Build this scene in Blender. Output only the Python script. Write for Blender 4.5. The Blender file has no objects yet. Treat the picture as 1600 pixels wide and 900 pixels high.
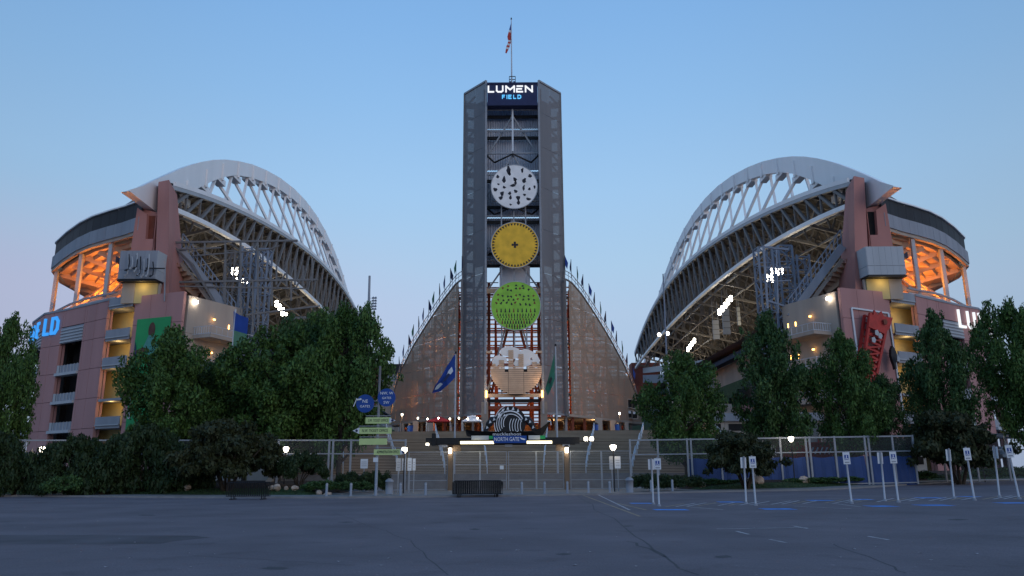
import bpy, math, random
import numpy as np
from mathutils import Matrix, Vector
random.seed(7); RNG = np.random.default_rng(7)
sc = bpy.context.scene; COL = sc.collection
# ---------------------------------------------------------------- camera, sky, light, exposure
F = 1200.0; P = math.atan(290/1200); R = math.radians(.32); EYE = 1.6
sP, cP = math.sin(P), math.cos(P)
cam = bpy.data.cameras.new('camera'); co = bpy.data.objects.new('camera', cam); COL.objects.link(co); sc.camera = co
cam.sensor_width = 36; cam.lens = 36*F/1600; cam.clip_end = 5000; cam.clip_start = .1
Rv = Vector((1,0,0)); Uv = Vector((0,-sP,cP)); Fw = Vector((0,cP,sP)); cr, sr = math.cos(R), math.sin(R)
X = cr*Rv-sr*Uv; Y = sr*Rv+cr*Uv; Z = -Fw
co.matrix_world = Matrix(((X.x,Y.x,Z.x,0),(X.y,Y.y,Z.y,0),(X.z,Y.z,Z.z,EYE),(0,0,0,1)))
def lin(r,g,b):
    f = lambda c: (c/255/12.92 if c/255 <= .04045 else ((c/255+.055)/1.055)**2.4)
    return (f(r),f(g),f(b),1)
w = bpy.data.worlds.new('World'); sc.world = w; w.use_nodes = True; nt = w.node_tree; N = nt.nodes; L = nt.links
sk = N.new('ShaderNodeTexSky'); sk.sky_type = 'NISHITA'; sk.sun_disc = False
sk.sun_elevation = math.radians(1.5); sk.sun_rotation = math.radians(140); sk.ozone_density = 3
tc = N.new('ShaderNodeTexCoord'); sx = N.new('ShaderNodeSeparateXYZ'); L.new(tc.outputs['Generated'], sx.inputs[0])
rp = N.new('ShaderNodeValToRGB'); L.new(sx.outputs[2], rp.inputs[0])
cr_ = rp.color_ramp; cr_.interpolation = 'EASE' if False else 'LINEAR'
stops = [(0,(166,184,214)),(.12,(170,192,220)),(.2,(174,197,224)),(.26,(168,199,227)),(.35,(158,196,232)),(.45,(142,186,230)),(.54,(129,176,226)),(.7,(110,159,212)),(1,(80,120,185))]
cr_.elements[0].position = 0; cr_.elements[0].color = lin(*stops[0][1])
cr_.elements[1].position = 1; cr_.elements[1].color = lin(*stops[-1][1])
for p_, c_ in stops[1:-1]:
    e = cr_.elements.new(p_); e.color = lin(*c_)
def mrange(src, a_, b_, c_, d_):
    q = N.new('ShaderNodeMapRange'); q.interpolation_type = 'SMOOTHSTEP'; q.inputs[1].default_value = a_; q.inputs[2].default_value = b_; q.inputs[3].default_value = c_; q.inputs[4].default_value = d_; L.new(src,q.inputs[0]); return q.outputs[0]
e1 = mrange(sx.outputs[2],.05,.17,0,1); e2 = mrange(sx.outputs[2],.2,.34,1,0); e3 = mrange(sx.outputs[0],-.7,.2,.55,0)
m1 = N.new('ShaderNodeMath'); m1.operation = 'MULTIPLY'; L.new(e1,m1.inputs[0]); L.new(e2,m1.inputs[1]); m2 = N.new('ShaderNodeMath'); m2.operation = 'MULTIPLY'; L.new(m1.outputs[0],m2.inputs[0]); L.new(e3,m2.inputs[1])
pk = N.new('ShaderNodeMixRGB'); L.new(m2.outputs[0],pk.inputs[0]); L.new(rp.outputs[0],pk.inputs[1]); pk.inputs[2].default_value = lin(196,186,216)
mx = N.new('ShaderNodeMixRGB'); mx.blend_type = 'ADD'; mx.inputs[0].default_value = .05
ax = N.new('ShaderNodeMath'); ax.operation = 'ABSOLUTE'; L.new(sx.outputs[0],ax.inputs[0])
sd = mrange(ax.outputs[0],.12,.75,1,.78); sv = N.new('ShaderNodeVectorMath'); sv.operation = 'SCALE'; L.new(pk.outputs[0],sv.inputs[0]); L.new(sd,sv.inputs['Scale'])
L.new(sv.outputs[0], mx.inputs[1]); L.new(sk.outputs[0], mx.inputs[2])
bg = N['Background']; L.new(mx.outputs[0], bg.inputs[0]); bg.inputs[1].default_value = 1.0
sl = bpy.data.lights.new('sun','SUN'); so = bpy.data.objects.new('sun', sl); COL.objects.link(so)
sl.energy = .5; sl.angle = math.radians(40); sl.color = (1,.86,.78)
so.rotation_euler = Vector((-.75,.85,-.28)).to_track_quat('-Z','Y').to_euler()
sc.view_settings.view_transform = 'Standard'; sc.view_settings.look = 'None'; sc.view_settings.exposure = 0; sc.view_settings.gamma = 1
sc.cycles.max_bounces = 5; sc.cycles.diffuse_bounces = 2; sc.cycles.glossy_bounces = 2; sc.cycles.transparent_max_bounces = 24
sc.cycles.sample_clamp_indirect = 4; sc.cycles.use_denoising = True; sc.cycles.use_light_tree = True
# ---------------------------------------------------------------- survey of the photograph: a sight line met at a distance, height or offset
def ray(u, v):
    du, dv = u-800, 450-v
    a = du*cr+dv*sr; b = -du*sr+dv*cr
    return a/F, cP-b/F*sP, sP+b/F*cP
def at(u, v, yy): a,b,c = ray(u,v); t = yy/b; return Vector((a*t, yy, EYE+c*t))
def atz(u, v, z): a,b,c = ray(u,v); t = (z-EYE)/c; return Vector((a*t, b*t, z))
def gz(x): return min(max(0,(x-8))*.013, 1.4)
def gnd(u, v, dz=0):
    p = atz(u,v,dz)
    for _ in range(12): p = atz(u,v,gz(p.x)+dz)
    return p
# ---------------------------------------------------------------- materials
MATS = {}
def mat(name, col, rough=.7, var=.12, scale=1.5, bump=0, metal=0, emit=None, es=1, alpha=1, spec=.3, streak=False):
    if name in MATS: return MATS[name]
    m = bpy.data.materials.new(name); m.use_nodes = True; n = m.node_tree.nodes; l = m.node_tree.links
    b = n['Principled BSDF']; b.inputs['Roughness'].default_value = rough; b.inputs['Metallic'].default_value = metal
    b.inputs['Specular IOR Level'].default_value = spec
    g = n.new('ShaderNodeNewGeometry'); tx = n.new('ShaderNodeTexNoise'); tx.inputs['Scale'].default_value = scale; tx.inputs['Detail'].default_value = 6
    if streak:
        mp = n.new('ShaderNodeMapping'); mp.inputs['Scale'].default_value = (1,1,.12); l.new(g.outputs['Position'], mp.inputs[0]); l.new(mp.outputs[0], tx.inputs['Vector'])
    else: l.new(g.outputs['Position'], tx.inputs['Vector'])
    mr = n.new('ShaderNodeMapRange'); mr.inputs[1].default_value = .3; mr.inputs[2].default_value = .7
    mr.inputs[3].default_value = 1-var; mr.inputs[4].default_value = 1+var; l.new(tx.outputs[0], mr.inputs[0])
    mm = n.new('ShaderNodeVectorMath'); mm.operation = 'SCALE'; mm.inputs[0].default_value = col[:3]; l.new(mr.outputs[0], mm.inputs['Scale'])
    l.new(mm.outputs[0], b.inputs['Base Color'])
    if bump:
        t2 = n.new('ShaderNodeTexNoise'); t2.inputs['Scale'].default_value = scale*12; l.new(g.outputs['Position'], t2.inputs['Vector'])
        bp = n.new('ShaderNodeBump'); bp.inputs['Strength'].default_value = bump; bp.inputs['Distance'].default_value = .03; l.new(t2.outputs[0], bp.inputs['Height']); l.new(bp.outputs[0], b.inputs['Normal'])
    if emit: b.inputs['Emission Color'].default_value = (*emit,1); b.inputs['Emission Strength'].default_value = es
    if alpha < 1: b.inputs['Alpha'].default_value = alpha
    MATS[name] = m; return m
M = dict(
 asphalt = mat('asphalt', (.15,.122,.13), .85, .2, .28, .5),
 walk = mat('sidewalk_concrete', (.2,.19,.18), .85, .15, .8, .1),
 kerb = mat('kerb_concrete', (.22,.21,.21), .85, .15, 1.2),
 lawn = mat('lawn_turf', (.03,.06,.02), .95, .5, 3, .6),
 mulch = mat('mulch_bark', (.035,.025,.02), .95, .4, 5, .6),
 pave = mat('plaza_concrete', (.22,.2,.18), .85, .15, .6),
 stair = mat('stair_concrete', (.44,.35,.26), .85, .12, .9, streak=False),
 pink = mat('pink_precast', (.42,.225,.215), .8, .1, .35, .08, streak=True),
 pink2 = mat('rose_pylon_concrete', (.43,.2,.175), .8, .12, .3, .08, streak=True),
 cream = mat('yellow_plaster', (.55,.44,.2), .8, .08, .5),
 beige = mat('beige_concrete', (.4,.34,.29), .8, .12, .5, streak=True),
 slab = mat('grey_slab', (.28,.3,.34), .75, .12, .6, streak=True),
 panel = mat('light_metal_panel', (.4,.43,.46), .5, .06, .5, metal=.0, streak=True),
 dark = mat('dark_cladding', (.02,.021,.026), .6, .2, .6, streak=True),
 black = mat('black_metal', (.012,.012,.014), .5, .2, 2),
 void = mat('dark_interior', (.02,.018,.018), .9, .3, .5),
 white = mat('white_painted_steel', (.88,.88,.88), .45, .05, .25, streak=True),
 steel = mat('galvanised_steel', (.28,.3,.33), .5, .12, 1.5),
 grey = mat('grey_painted_truss', (.17,.165,.165), .6, .15, .8),
 bluegrey = mat('blue_grey_scaffold', (.2,.24,.31), .55, .12, .8),
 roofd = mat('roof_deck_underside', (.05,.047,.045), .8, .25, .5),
 corr = mat('corrugated_grey', (.46,.5,.58), .5, .08, .5, streak=True),
 orange = mat('buff_steel', (.55,.4,.28), .7, .1, .6),
 rust = mat('red_oxide_steel', (.2,.058,.036), .7, .2, 1),
 alu = mat('aluminium_bench', (.5,.5,.56), .45, .1, 1.5),
 pole = mat('white_pole', (.5,.52,.56), .5, .08, 2),
 red = mat('red_paint', (.42,.03,.025), .5, .2, 1.5),
 bark = mat('bark', (.05,.038,.028), .9, .3, 4, .5),
 rock = mat('rock_stone', (.42,.33,.26), .9, .3, 2, .6),
 brick = mat('dark_red_brick', (.22,.07,.055), .85, .15, 1.5),
 blue = mat('blue_sign', (.01,.06,.28), .5, .06, 1),
 bluefab = mat('blue_fence_fabric', (.012,.05,.19), .8, .15, .7),
 lime = mat('pale_green_sign', (.5,.62,.26), .5, .06, 1),
 wsign = mat('white_sign', (.62,.66,.7), .5, .05, 1),
 text = mat('dark_text', (.02,.02,.03), .6, 0),
 wtext = mat('white_text', (.8,.82,.85), .6, 0),
 yellow = mat('yellow_disc_paint', (.85,.5,.04), .55, .16, .8),
 green = mat('green_disc_paint', (.27,.56,.06), .55, .16, .8),
 wdisc = mat('white_disc_paint', (.84,.82,.8), .6, .1, 1),
 tan = mat('tan_slats', (.6,.43,.3), .7, .1, 1),
 poster = mat('green_poster', (.02,.3,.1), .6, .1, .5),
 skin = mat('dark_brown_figure', (.09,.045,.035), .7, .2, 1),
 navy = mat('navy_cloth', (.03,.04,.1), .8, .1, 1),
 flagb = mat('blue_flag', (.02,.06,.28), .8, .1, 1),
 flagg = mat('green_flag', (.04,.17,.11), .8, .1, 1),
 wmark = mat('worn_white_paint', (.42,.38,.38), .8, .35, 2.5),
 pmark = mat('worn_yellow_paint', (.32,.23,.15), .8, .35, 2.5),
 bmark = mat('worn_blue_paint', (.08,.28,.7), .8, .3, 2.5),
 mesh_t = mat('perforated_screen', (.22,.22,.235), .6, .08, .5, alpha=.74, streak=True),
 mesh_w = mat('perforated_wing_screen', (.42,.33,.26), .6, .08, .4, alpha=.76, streak=True),
 link = mat('chain_link', (.3,.32,.35), .6, 0, alpha=.09),
 seatg = mat('green_lit_seating', (.05,.09,.04), .9, .3, 1),
 seatd = mat('seating_blue', (.04,.05,.08), .9, .3, 1),
 brownwall = mat('brown_concourse_wall', (.4,.24,.13), .8, .1, .6), cloudw = mat('off_white_sheet', (.85,.82,.78), .6, .04, 1), gpost = mat('brown_gate_post', (.17,.12,.08), .7, .1, 1))
def emis(name, c, s): return mat(name, (0,0,0), .5, 0, emit=c, es=s)
M['lampw'] = emis('lamp_cool_white', (1,.9,.72), 14); M['lampo'] = emis('lamp_amber', (1,.5,.12), 9); M['flood'] = emis('floodlight_lens', (1,.93,.8), 22)
M['tube'] = emis('tube_lamp', (1,.88,.55), 3.2); M['lumen'] = emis('lit_white_letter', (.92,.95,1), 1.1); M['field'] = emis('lit_blue_letter', (.04,.34,.95), 1.0)
M['fieldc'] = emis('lit_blue_letter_core', (.12,.55,1), 1.2)
def leafmat(name, c1, c2):
    m = bpy.data.materials.new(name); m.use_nodes = True; n = m.node_tree.nodes; l = m.node_tree.links; b = n['Principled BSDF']
    g = n.new('ShaderNodeNewGeometry'); r = n.new('ShaderNodeValToRGB'); l.new(g.outputs['Random Per Island'], r.inputs[0])
    r.color_ramp.elements[0].color = (*c1,1); r.color_ramp.elements[1].color = (*c2,1); l.new(r.outputs[0], b.inputs['Base Color'])
    b.inputs['Roughness'].default_value = .6; b.inputs['Specular IOR Level'].default_value = .25
    return m
M['leaf'] = leafmat('tree_leaves', (.022,.055,.012), (.085,.165,.036))
M['leaf2'] = leafmat('dark_tree_leaves', (.018,.048,.014), (.068,.135,.038))
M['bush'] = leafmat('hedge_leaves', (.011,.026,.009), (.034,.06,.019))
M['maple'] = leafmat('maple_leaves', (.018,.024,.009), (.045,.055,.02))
# ---------------------------------------------------------------- object helpers
def tag(o, label=None, cat=None, group=None, kind=None):
    if label: o['label'] = label
    if cat: o['category'] = cat
    if group: o['group'] = group
    if kind: o['kind'] = kind
    return o
def top(o):
    while o.parent: o = o.parent
    return o
def origin(o):
    return Vector(top(o).location) if o is not None else Vector((0,0,0))
def thing(name, loc, label, cat, group=None):
    o = bpy.data.objects.new(name, None); COL.objects.link(o); o.location = loc; o.empty_display_size = .5
    return tag(o, label, cat, group)
UNIT = {}
def unit_box(m):
    if m.name not in UNIT:
        me = bpy.data.meshes.new('unit_bar'); v = [(x,y,z) for x in (-.5,.5) for y in (-.5,.5) for z in (-.5,.5)]
        me.from_pydata(v, [], [(0,1,3,2),(4,6,7,5),(0,4,5,1),(2,3,7,6),(0,2,6,4),(1,5,7,3)]); me.materials.append(m); UNIT[m.name] = me
    return UNIT[m.name]
def frame(p, q, up=Vector((0,0,1))):
    d = (q-p); ln = d.length; d = d/ln
    if abs(d.dot(up)) > .98: up = Vector((0,1,0))
    s = d.cross(up).normalized(); t = s.cross(d).normalized()
    return d, s, t, ln
def bar(name, m, parent, p, q, wd, ht=None, up=Vector((0,0,1))):
    ht = ht or wd; p = Vector(p); q = Vector(q); d,s,t,ln = frame(p,q,up); c = (p+q)/2
    o = bpy.data.objects.new(name, unit_box(m)); COL.objects.link(o)
    if parent is not None: o.parent = parent; c = c-origin(parent)
    o.matrix_local = Matrix(((s.x*wd,d.x*ln,t.x*ht,c.x),(s.y*wd,d.y*ln,t.y*ht,c.y),(s.z*wd,d.z*ln,t.z*ht,c.z),(0,0,0,1)))
    return o
class MB:
    def __init__(s): s.v = []; s.f = []
    def add(s, v, f):
        k = len(s.v); s.v += [tuple(x) for x in v]; s.f += [tuple(i+k for i in g) for g in f]; return s
    def box(s, a, b):
        (x0,y0,z0),(x1,y1,z1) = a,b
        return s.add([(x,y,z) for x in (x0,x1) for y in (y0,y1) for z in (z0,z1)], [(0,1,3,2),(4,6,7,5),(0,4,5,1),(2,3,7,6),(0,2,6,4),(1,5,7,3)])
    def bar(s, p, q, wd, ht=None, up=Vector((0,0,1))):
        ht = ht or wd; p = Vector(p); q = Vector(q); d,a,t,ln = frame(p,q,up); a = a*wd/2; t = t*ht/2
        return s.add([c+i*a+j*t for c in (p,q) for i in (-1,1) for j in (-1,1)], [(0,1,3,2),(4,6,7,5),(0,4,5,1),(2,3,7,6),(0,2,6,4),(1,5,7,3)])
    def prism(s, poly, off):
        off = Vector(off); n = len(poly); v = [Vector(p) for p in poly]+[Vector(p)+off for p in poly]
        return s.add(v, [tuple(range(n)), tuple(reversed(range(n,2*n)))]+[(i,i+n,(i+1)%n+n,(i+1)%n) for i in range(n)])
    def tube(s, pts, rad, n=8):
        pts = [Vector(p) for p in pts]; rs = rad if isinstance(rad,(list,tuple)) else [rad]*len(pts); v = []; f = []
        for i,p in enumerate(pts):
            d = (pts[min(i+1,len(pts)-1)]-pts[max(i-1,0)]).normalized(); up = Vector((0,0,1)) if abs(d.z) < .9 else Vector((0,1,0))
            a = d.cross(up).normalized(); b = a.cross(d)
            v += [p+rs[i]*(a*math.cos(k*2*math.pi/n)+b*math.sin(k*2*math.pi/n)) for k in range(n)]
        for i in range(len(pts)-1):
            for k in range(n): f.append((i*n+k, i*n+(k+1)%n, (i+1)*n+(k+1)%n, (i+1)*n+k))
        f += [tuple(range(n)), tuple(reversed(range((len(pts)-1)*n, len(pts)*n)))]
        return s.add(v, f)
    def quad(s, *p): return s.add(p, [tuple(range(len(p)))])
    def build(s, name, m, parent=None, smooth=False):
        off = origin(parent); me = bpy.data.meshes.new(name)
        me.from_pydata([(x-off.x,y-off.y,z-off.z) for x,y,z in s.v], [], s.f); me.materials.append(m); me.update()
        if smooth: me.polygons.foreach_set('use_smooth', [True]*len(me.polygons))
        o = bpy.data.objects.new(name, me); COL.objects.link(o)
        if parent is not None: o.parent = parent
        return o
def box(name, m, parent, a, b): return MB().box(a,b).build(name, m, parent)
def copy_tree(o, parent=None):
    c = o.copy(); COL.objects.link(c)
    if parent is not None: c.parent = parent
    for ch in o.children: copy_tree(ch, c)
    return c
def disc_pts(c, r, ax=Vector((1,0,0)), up=Vector((0,0,1)), n=40):
    return [Vector(c)+r*(math.cos(2*math.pi*k/n)*ax+math.sin(2*math.pi*k/n)*up) for k in range(n)]
def text(name, s, m, parent, loc, size, xdir=Vector((1,0,0)), updir=Vector((0,0,1)), width=None, ext=.01, align='CENTER'):
    cu = bpy.data.curves.new(name,'FONT'); cu.body = s; cu.size = size; cu.extrude = ext; cu.align_x = align; cu.resolution_u = 2
    t = bpy.data.objects.new('tmp', cu); COL.objects.link(t); dg = bpy.context.evaluated_depsgraph_get(); dg.update()
    me = bpy.data.meshes.new_from_object(t.evaluated_get(dg)); bpy.data.objects.remove(t)
    me.materials.clear(); me.materials.append(m)
    co_ = np.empty(len(me.vertices)*3); me.vertices.foreach_get('co', co_); co_ = co_.reshape(-1,3)
    if width and len(co_):
        co_[:,0] *= width/(co_[:,0].max()-co_[:,0].min())
    xd = np.array(xdir.normalized()); ud = np.array(updir.normalized()); nd = np.cross(xd, ud)
    off = origin(parent); base = np.array(Vector(loc)-off)
    wv = co_[:,:1]*xd+co_[:,1:2]*ud+co_[:,2:3]*nd+base
    me.vertices.foreach_set('co', wv.ravel()); me.update()
    o = bpy.data.objects.new(name, me); COL.objects.link(o); o.parent = parent; return o
def lamp(name, loc, col, power, rad=.3, parent=None):
    l = bpy.data.lights.new(name,'POINT'); l.color = col; l.energy = power; l.shadow_soft_size = rad
    o = bpy.data.objects.new(name, l); COL.objects.link(o)
    if parent is not None: o.parent = parent; o.location = Vector(loc)-origin(parent)
    else: o.location = loc
    return o
# ================================================================ GROUND
edge_px = [(-400,773),(0,776),(300,778.5),(520,779),(660,777.5),(800,776),(930,773.5),(1060,770.5),(1300,766)]
EDGE = [gnd(u,v) for u,v in edge_px]
EDGE[0] = Vector((-60,50.5,0))
EDGE = [Vector((-300,52,0))]+EDGE+[Vector((44,80,gz(44))),Vector((60,86,gz(60))),Vector((120,95,gz(120))),Vector((300,100,gz(300)))]
def edge_y(x):
    for a,b in zip(EDGE,EDGE[1:]):
        if a.x <= x <= b.x: return a.y+(b.y-a.y)*(x-a.x)/(b.x-a.x)
    return 60
b = MB(); xs = [-1500,-300,8,8+1.4/.013,1500]
for i in range(4):
    x0,x1 = xs[i],xs[i+1]; b.quad((x0,-200,gz(x0)),(x1,-200,gz(x1)),(x1,3000,gz(x1)),(x0,3000,gz(x0)))
am = M['asphalt']; an = am.node_tree.nodes; al = am.node_tree.links; gm = an.new('ShaderNodeNewGeometry')
def nz(sc_, det, lo, hi, a_, b_, vec=None):
    t = an.new('ShaderNodeTexNoise'); t.inputs['Scale'].default_value = sc_; t.inputs['Detail'].default_value = det
    al.new(vec or gm.outputs['Position'], t.inputs['Vector']); r_ = an.new('ShaderNodeMapRange'); r_.inputs[1].default_value = lo; r_.inputs[2].default_value = hi; r_.inputs[3].default_value = a_; r_.inputs[4].default_value = b_; al.new(t.outputs[0], r_.inputs[0]); return r_.outputs[0]
mpn = an.new('ShaderNodeMapping'); mpn.inputs['Scale'].default_value = (.25,1,1); al.new(gm.outputs['Position'], mpn.inputs[0])
f1 = nz(26,3,.3,.7,.78,1.25); f2 = nz(.9,5,.58,.68,1,.85); f3 = nz(.12,3,.35,.65,.93,1.07,mpn.outputs[0]); f4 = nz(7,4,.68,.74,1,1.7)
cur = None
for q in (f1,f2,f3,f4):
    if cur is None: cur = q
    else: mu = an.new('ShaderNodeMath'); mu.operation = 'MULTIPLY'; al.new(cur,mu.inputs[0]); al.new(q,mu.inputs[1]); cur = mu.outputs[0]
bsd = an['Principled BSDF']; src = bsd.inputs['Base Color'].links[0].from_socket; vm = an.new('ShaderNodeVectorMath'); vm.operation = 'SCALE'; al.new(src,vm.inputs[0]); al.new(cur,vm.inputs['Scale']); al.new(vm.outputs[0],bsd.inputs['Base Color'])
tag(b.build('ground', M['asphalt']), 'dark blue grey asphalt parking lot', kind='structure')
XS = [-300,-120,-80]+[x for x in range(-60,8,4)]+[8]+[x for x in range(12,80,4)]+[120,200,300]
def strip(name, m, f0, f1, top_only=True, label=None):
    b = MB()
    for x0,x1 in zip(XS,XS[1:]):
        b.quad((x0,*f0(x0)),(x1,*f0(x1)),(x1,*f1(x1)),(x0,*f1(x0)))
    o = b.build(name, m); tag(o, label, kind='structure'); return o
C0 = lambda x: (edge_y(x), gz(x)-.02); C1 = lambda x: (edge_y(x)+.02, gz(x)+.13); C2 = lambda x: (edge_y(x)+.2, gz(x)+.13)
kb = MB()
for x0,x1 in zip(XS,XS[1:]):
    a = [(x0,*C0(x0)),(x1,*C0(x1)),(x1,*C1(x1)),(x0,*C1(x0))]; kb.quad(*a)
    kb.quad((x0,*C1(x0)),(x1,*C1(x1)),(x1,*C2(x1)),(x0,*C2(x0)))
tag(kb.build('kerb', M['kerb']), 'grey concrete kerb along the lot edge', kind='structure')
def side(x): return 1 if (x < -11.5 or x > 12.5) else 0
strip('sidewalk', M['walk'], lambda x:(edge_y(x)+.2,gz(x)+.128), lambda x:(edge_y(x)+4.2,gz(x)+.13), label='pale concrete sidewalk behind the kerb')
strip('pavement', M['pave'], lambda x:(edge_y(x)+4.1,gz(x)+.1), lambda x:(140,gz(x)+.1), label='concrete plaza paving behind the sidewalk')
def berm(x, t):  # height above ground in planting beds
    if -13.5 < x < 14: return -.3
    k = min(1,min(abs(x+13.5),abs(x-14))/3)
    return -.3+k*(.44+t*.9)
XB = sorted(set(XS+[-13.5,-10.5,14,11,16,-15.5]))
def bed(name, m, o0, o1, t0, t1, label):
    b = MB()
    for x0,x1 in zip(XB,XB[1:]):
        b.quad((x0,edge_y(x0)+o0,gz(x0)+berm(x0,t0)),(x1,edge_y(x1)+o0,gz(x1)+berm(x1,t0)),(x1,edge_y(x1)+o1,gz(x1)+berm(x1,t1)),(x0,edge_y(x0)+o1,gz(x0)+berm(x0,t1)))
    return tag(b.build(name, m), label, kind='structure')
bed('lawn', M['lawn'], 4.15, 7.5, 0, .45, 'narrow strip of mown grass behind the sidewalk')
bed('soil', M['mulch'], 7.5, 13, .45, .8, 'dark mulch planting bed under the shrubs')
bed('soil', M['mulch'], 13, 24, .8, 1, 'dark mulch planting bed behind the shrubs')
# grass blades on the verge
gb = MB()
for _ in range(9000):
    x = random.uniform(-48,70)
    if -14.5 < x < 15: continue
    o_ = random.uniform(4.3,7.6); y = edge_y(x)+o_; z = gz(x)+berm(x,(o_-4.15)/3.35*.45); h = random.uniform(.05,.13); a = random.uniform(0,6.28)
    gb.quad((x-.03*math.cos(a),y-.03*math.sin(a),z-.01),(x+.03*math.cos(a),y+.03*math.sin(a),z-.01),(x+random.uniform(-.05,.05),y,z+h))
tag(gb.build('grass', M['lawn']), 'short grass growing on the verge', 'grass', kind='stuff')
# ================================================================ ROAD PAINT
def mark(name, m, pts, wd, dz=.004):
    b = MB()
    for (u0,v0),(u1,v1) in zip(pts,pts[1:]):
        p = gnd(u0,v0); q = gnd(u1,v1); d = (q-p).normalized(); s_ = Vector((-d.y,d.x,0))*wd/2
        V = [p-s_,q-s_,q+s_,p+s_]; b.quad(*[(c.x,c.y,gz(c.x)+dz) for c in V])
    return b
def put(bm, name, m): o = bm.build(name, m); o['kind'] = 'structure'; return o
for pts in ([(906,772),(1000,807)],[(963,786),(1010,797)]): put(mark('',0,pts,.13),'painted_line',M['pmark'])
put(mark('',0,[(932,772),(984,797)],.12),'painted_line',M['wmark'])
put(mark('',0,[(1120,826.5),(1262,824.5)],.1),'painted_line',M['wmark'])
for pts in ([(1150,830),(1170,835)],[(1203,843),(1228,848)],[(1356,838),(1388,843.5)],[(1240,822),(1262,826)]): put(mark('',0,pts,.09),'painted_line',M['wmark'])
for (u0,u1,v) in ((1022,1074,796.5),(1190,1240,795.5),(1355,1398,791),(1432,1484,789.5),(1560,1625,786),(985,1018,786.5),(1122,1162,784.5),(1262,1300,782),(1335,1362,780.5),(1433,1472,778),(1500,1528,776)):
    p,q = gnd(u0,v),gnd(u1,v); y0 = p.y; b = MB(); wd = .55
    b.quad((p.x,p.y-wd,gz(p.x)+.006),(q.x,q.y-wd,gz(q.x)+.006),(q.x,q.y+wd,gz(q.x)+.006),(p.x,p.y+wd,gz(p.x)+.006)); put(b,'painted_blue_box',M['bmark'])
for k in range(34):
    u = 1040+k*16.5; v = 792-(u-1040)*.0235; s_ = 10 if k%7 < 4 else 6
    if k%5 == 4: continue
    put(mark('',0,[(u,v),(u+22+s_*.8,v-5.5)],.14),'painted_line',M['wmark'] if k%3 else M['pmark'])
for (u0,v0,u1,v1) in ((1075,792,1130,796.5),(1240,791,1330,795),(1100,786,1200,789),(1410,786,1500,788),(1300,786.5,1345,792)): put(mark('',0,[(u0,v0),(u1,v1)],.1),'painted_line',M['wmark'])
pb = MB()   # darker repair patch and crack seams
def sheet(px, name, m, dz=.003):
    b = MB(); b.quad(*[(lambda c:(c.x,c.y,gz(c.x)+dz))(gnd(u,v)) for u,v in px]); put(b,name,m)
M['patch'] = mat('patched_asphalt', (.105,.09,.095), .9, .25, .5, .25); M['seam'] = mat('crack_sealer', (.075,.068,.072), .8, .2, 1)
sheet([(-60,851),(250,850),(270,846),(330,840),(300,837),(120,836),(-60,836)],'asphalt_patch',M['patch'])
rs = random.Random(3)
def crack(p, q, n, wd):
    pts = [(p[0]+(q[0]-p[0])*t/n+rs.uniform(-6,6), p[1]+(q[1]-p[1])*t/n+rs.uniform(-1,1)) for t in range(n+1)]
    put(mark('',0,pts,wd,.002),'asphalt_crack',M['seam'])
crack((905,775),(1062,888),16,.05); crack((980,845),(1040,870),6,.07); crack((1062,888),(1090,899),3,.05)
crack((-20,812),(420,806),22,.035); crack((300,868),(560,884),12,.03); crack((520,800),(640,845),9,.03); crack((1180,812),(1620,806),22,.035); crack((1300,850),(1420,896),9,.04); crack((640,845),(700,898),6,.03)
for (u,v,w_,h_) in ((742,827,9,1.2),(980,822,10,1),(1496,812,16,1.2),(540,816,12,1),(1130,870,14,2.2),(430,888,20,2.4),(880,866,12,1.6),(230,805,14,1)):
    sheet([(u+w_*(1+.25*math.sin(3*k+u))*math.cos(k*.524),v+h_*(1+.25*math.cos(2*k+u))*math.sin(k*.524)) for k in range(12)][::-1],'oil_stain',M['seam'],.0025)
lt_ = random.Random(8); lb_ = MB()
for _ in range(70):
    u,v = lt_.uniform(20,1580),lt_.uniform(790,890); p = gnd(u,v); r_ = lt_.uniform(.015,.05); a = lt_.uniform(0,3)
    lb_.quad(*[(p.x+r_*math.cos(a+k*1.57),p.y+r_*math.sin(a+k*1.57),gz(p.x)+.012+.01*(k%2)) for k in range(4)])
tag(lb_.build('litter',M['wmark']),'small pale scraps and grit scattered on the asphalt','litter',kind='stuff')
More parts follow.
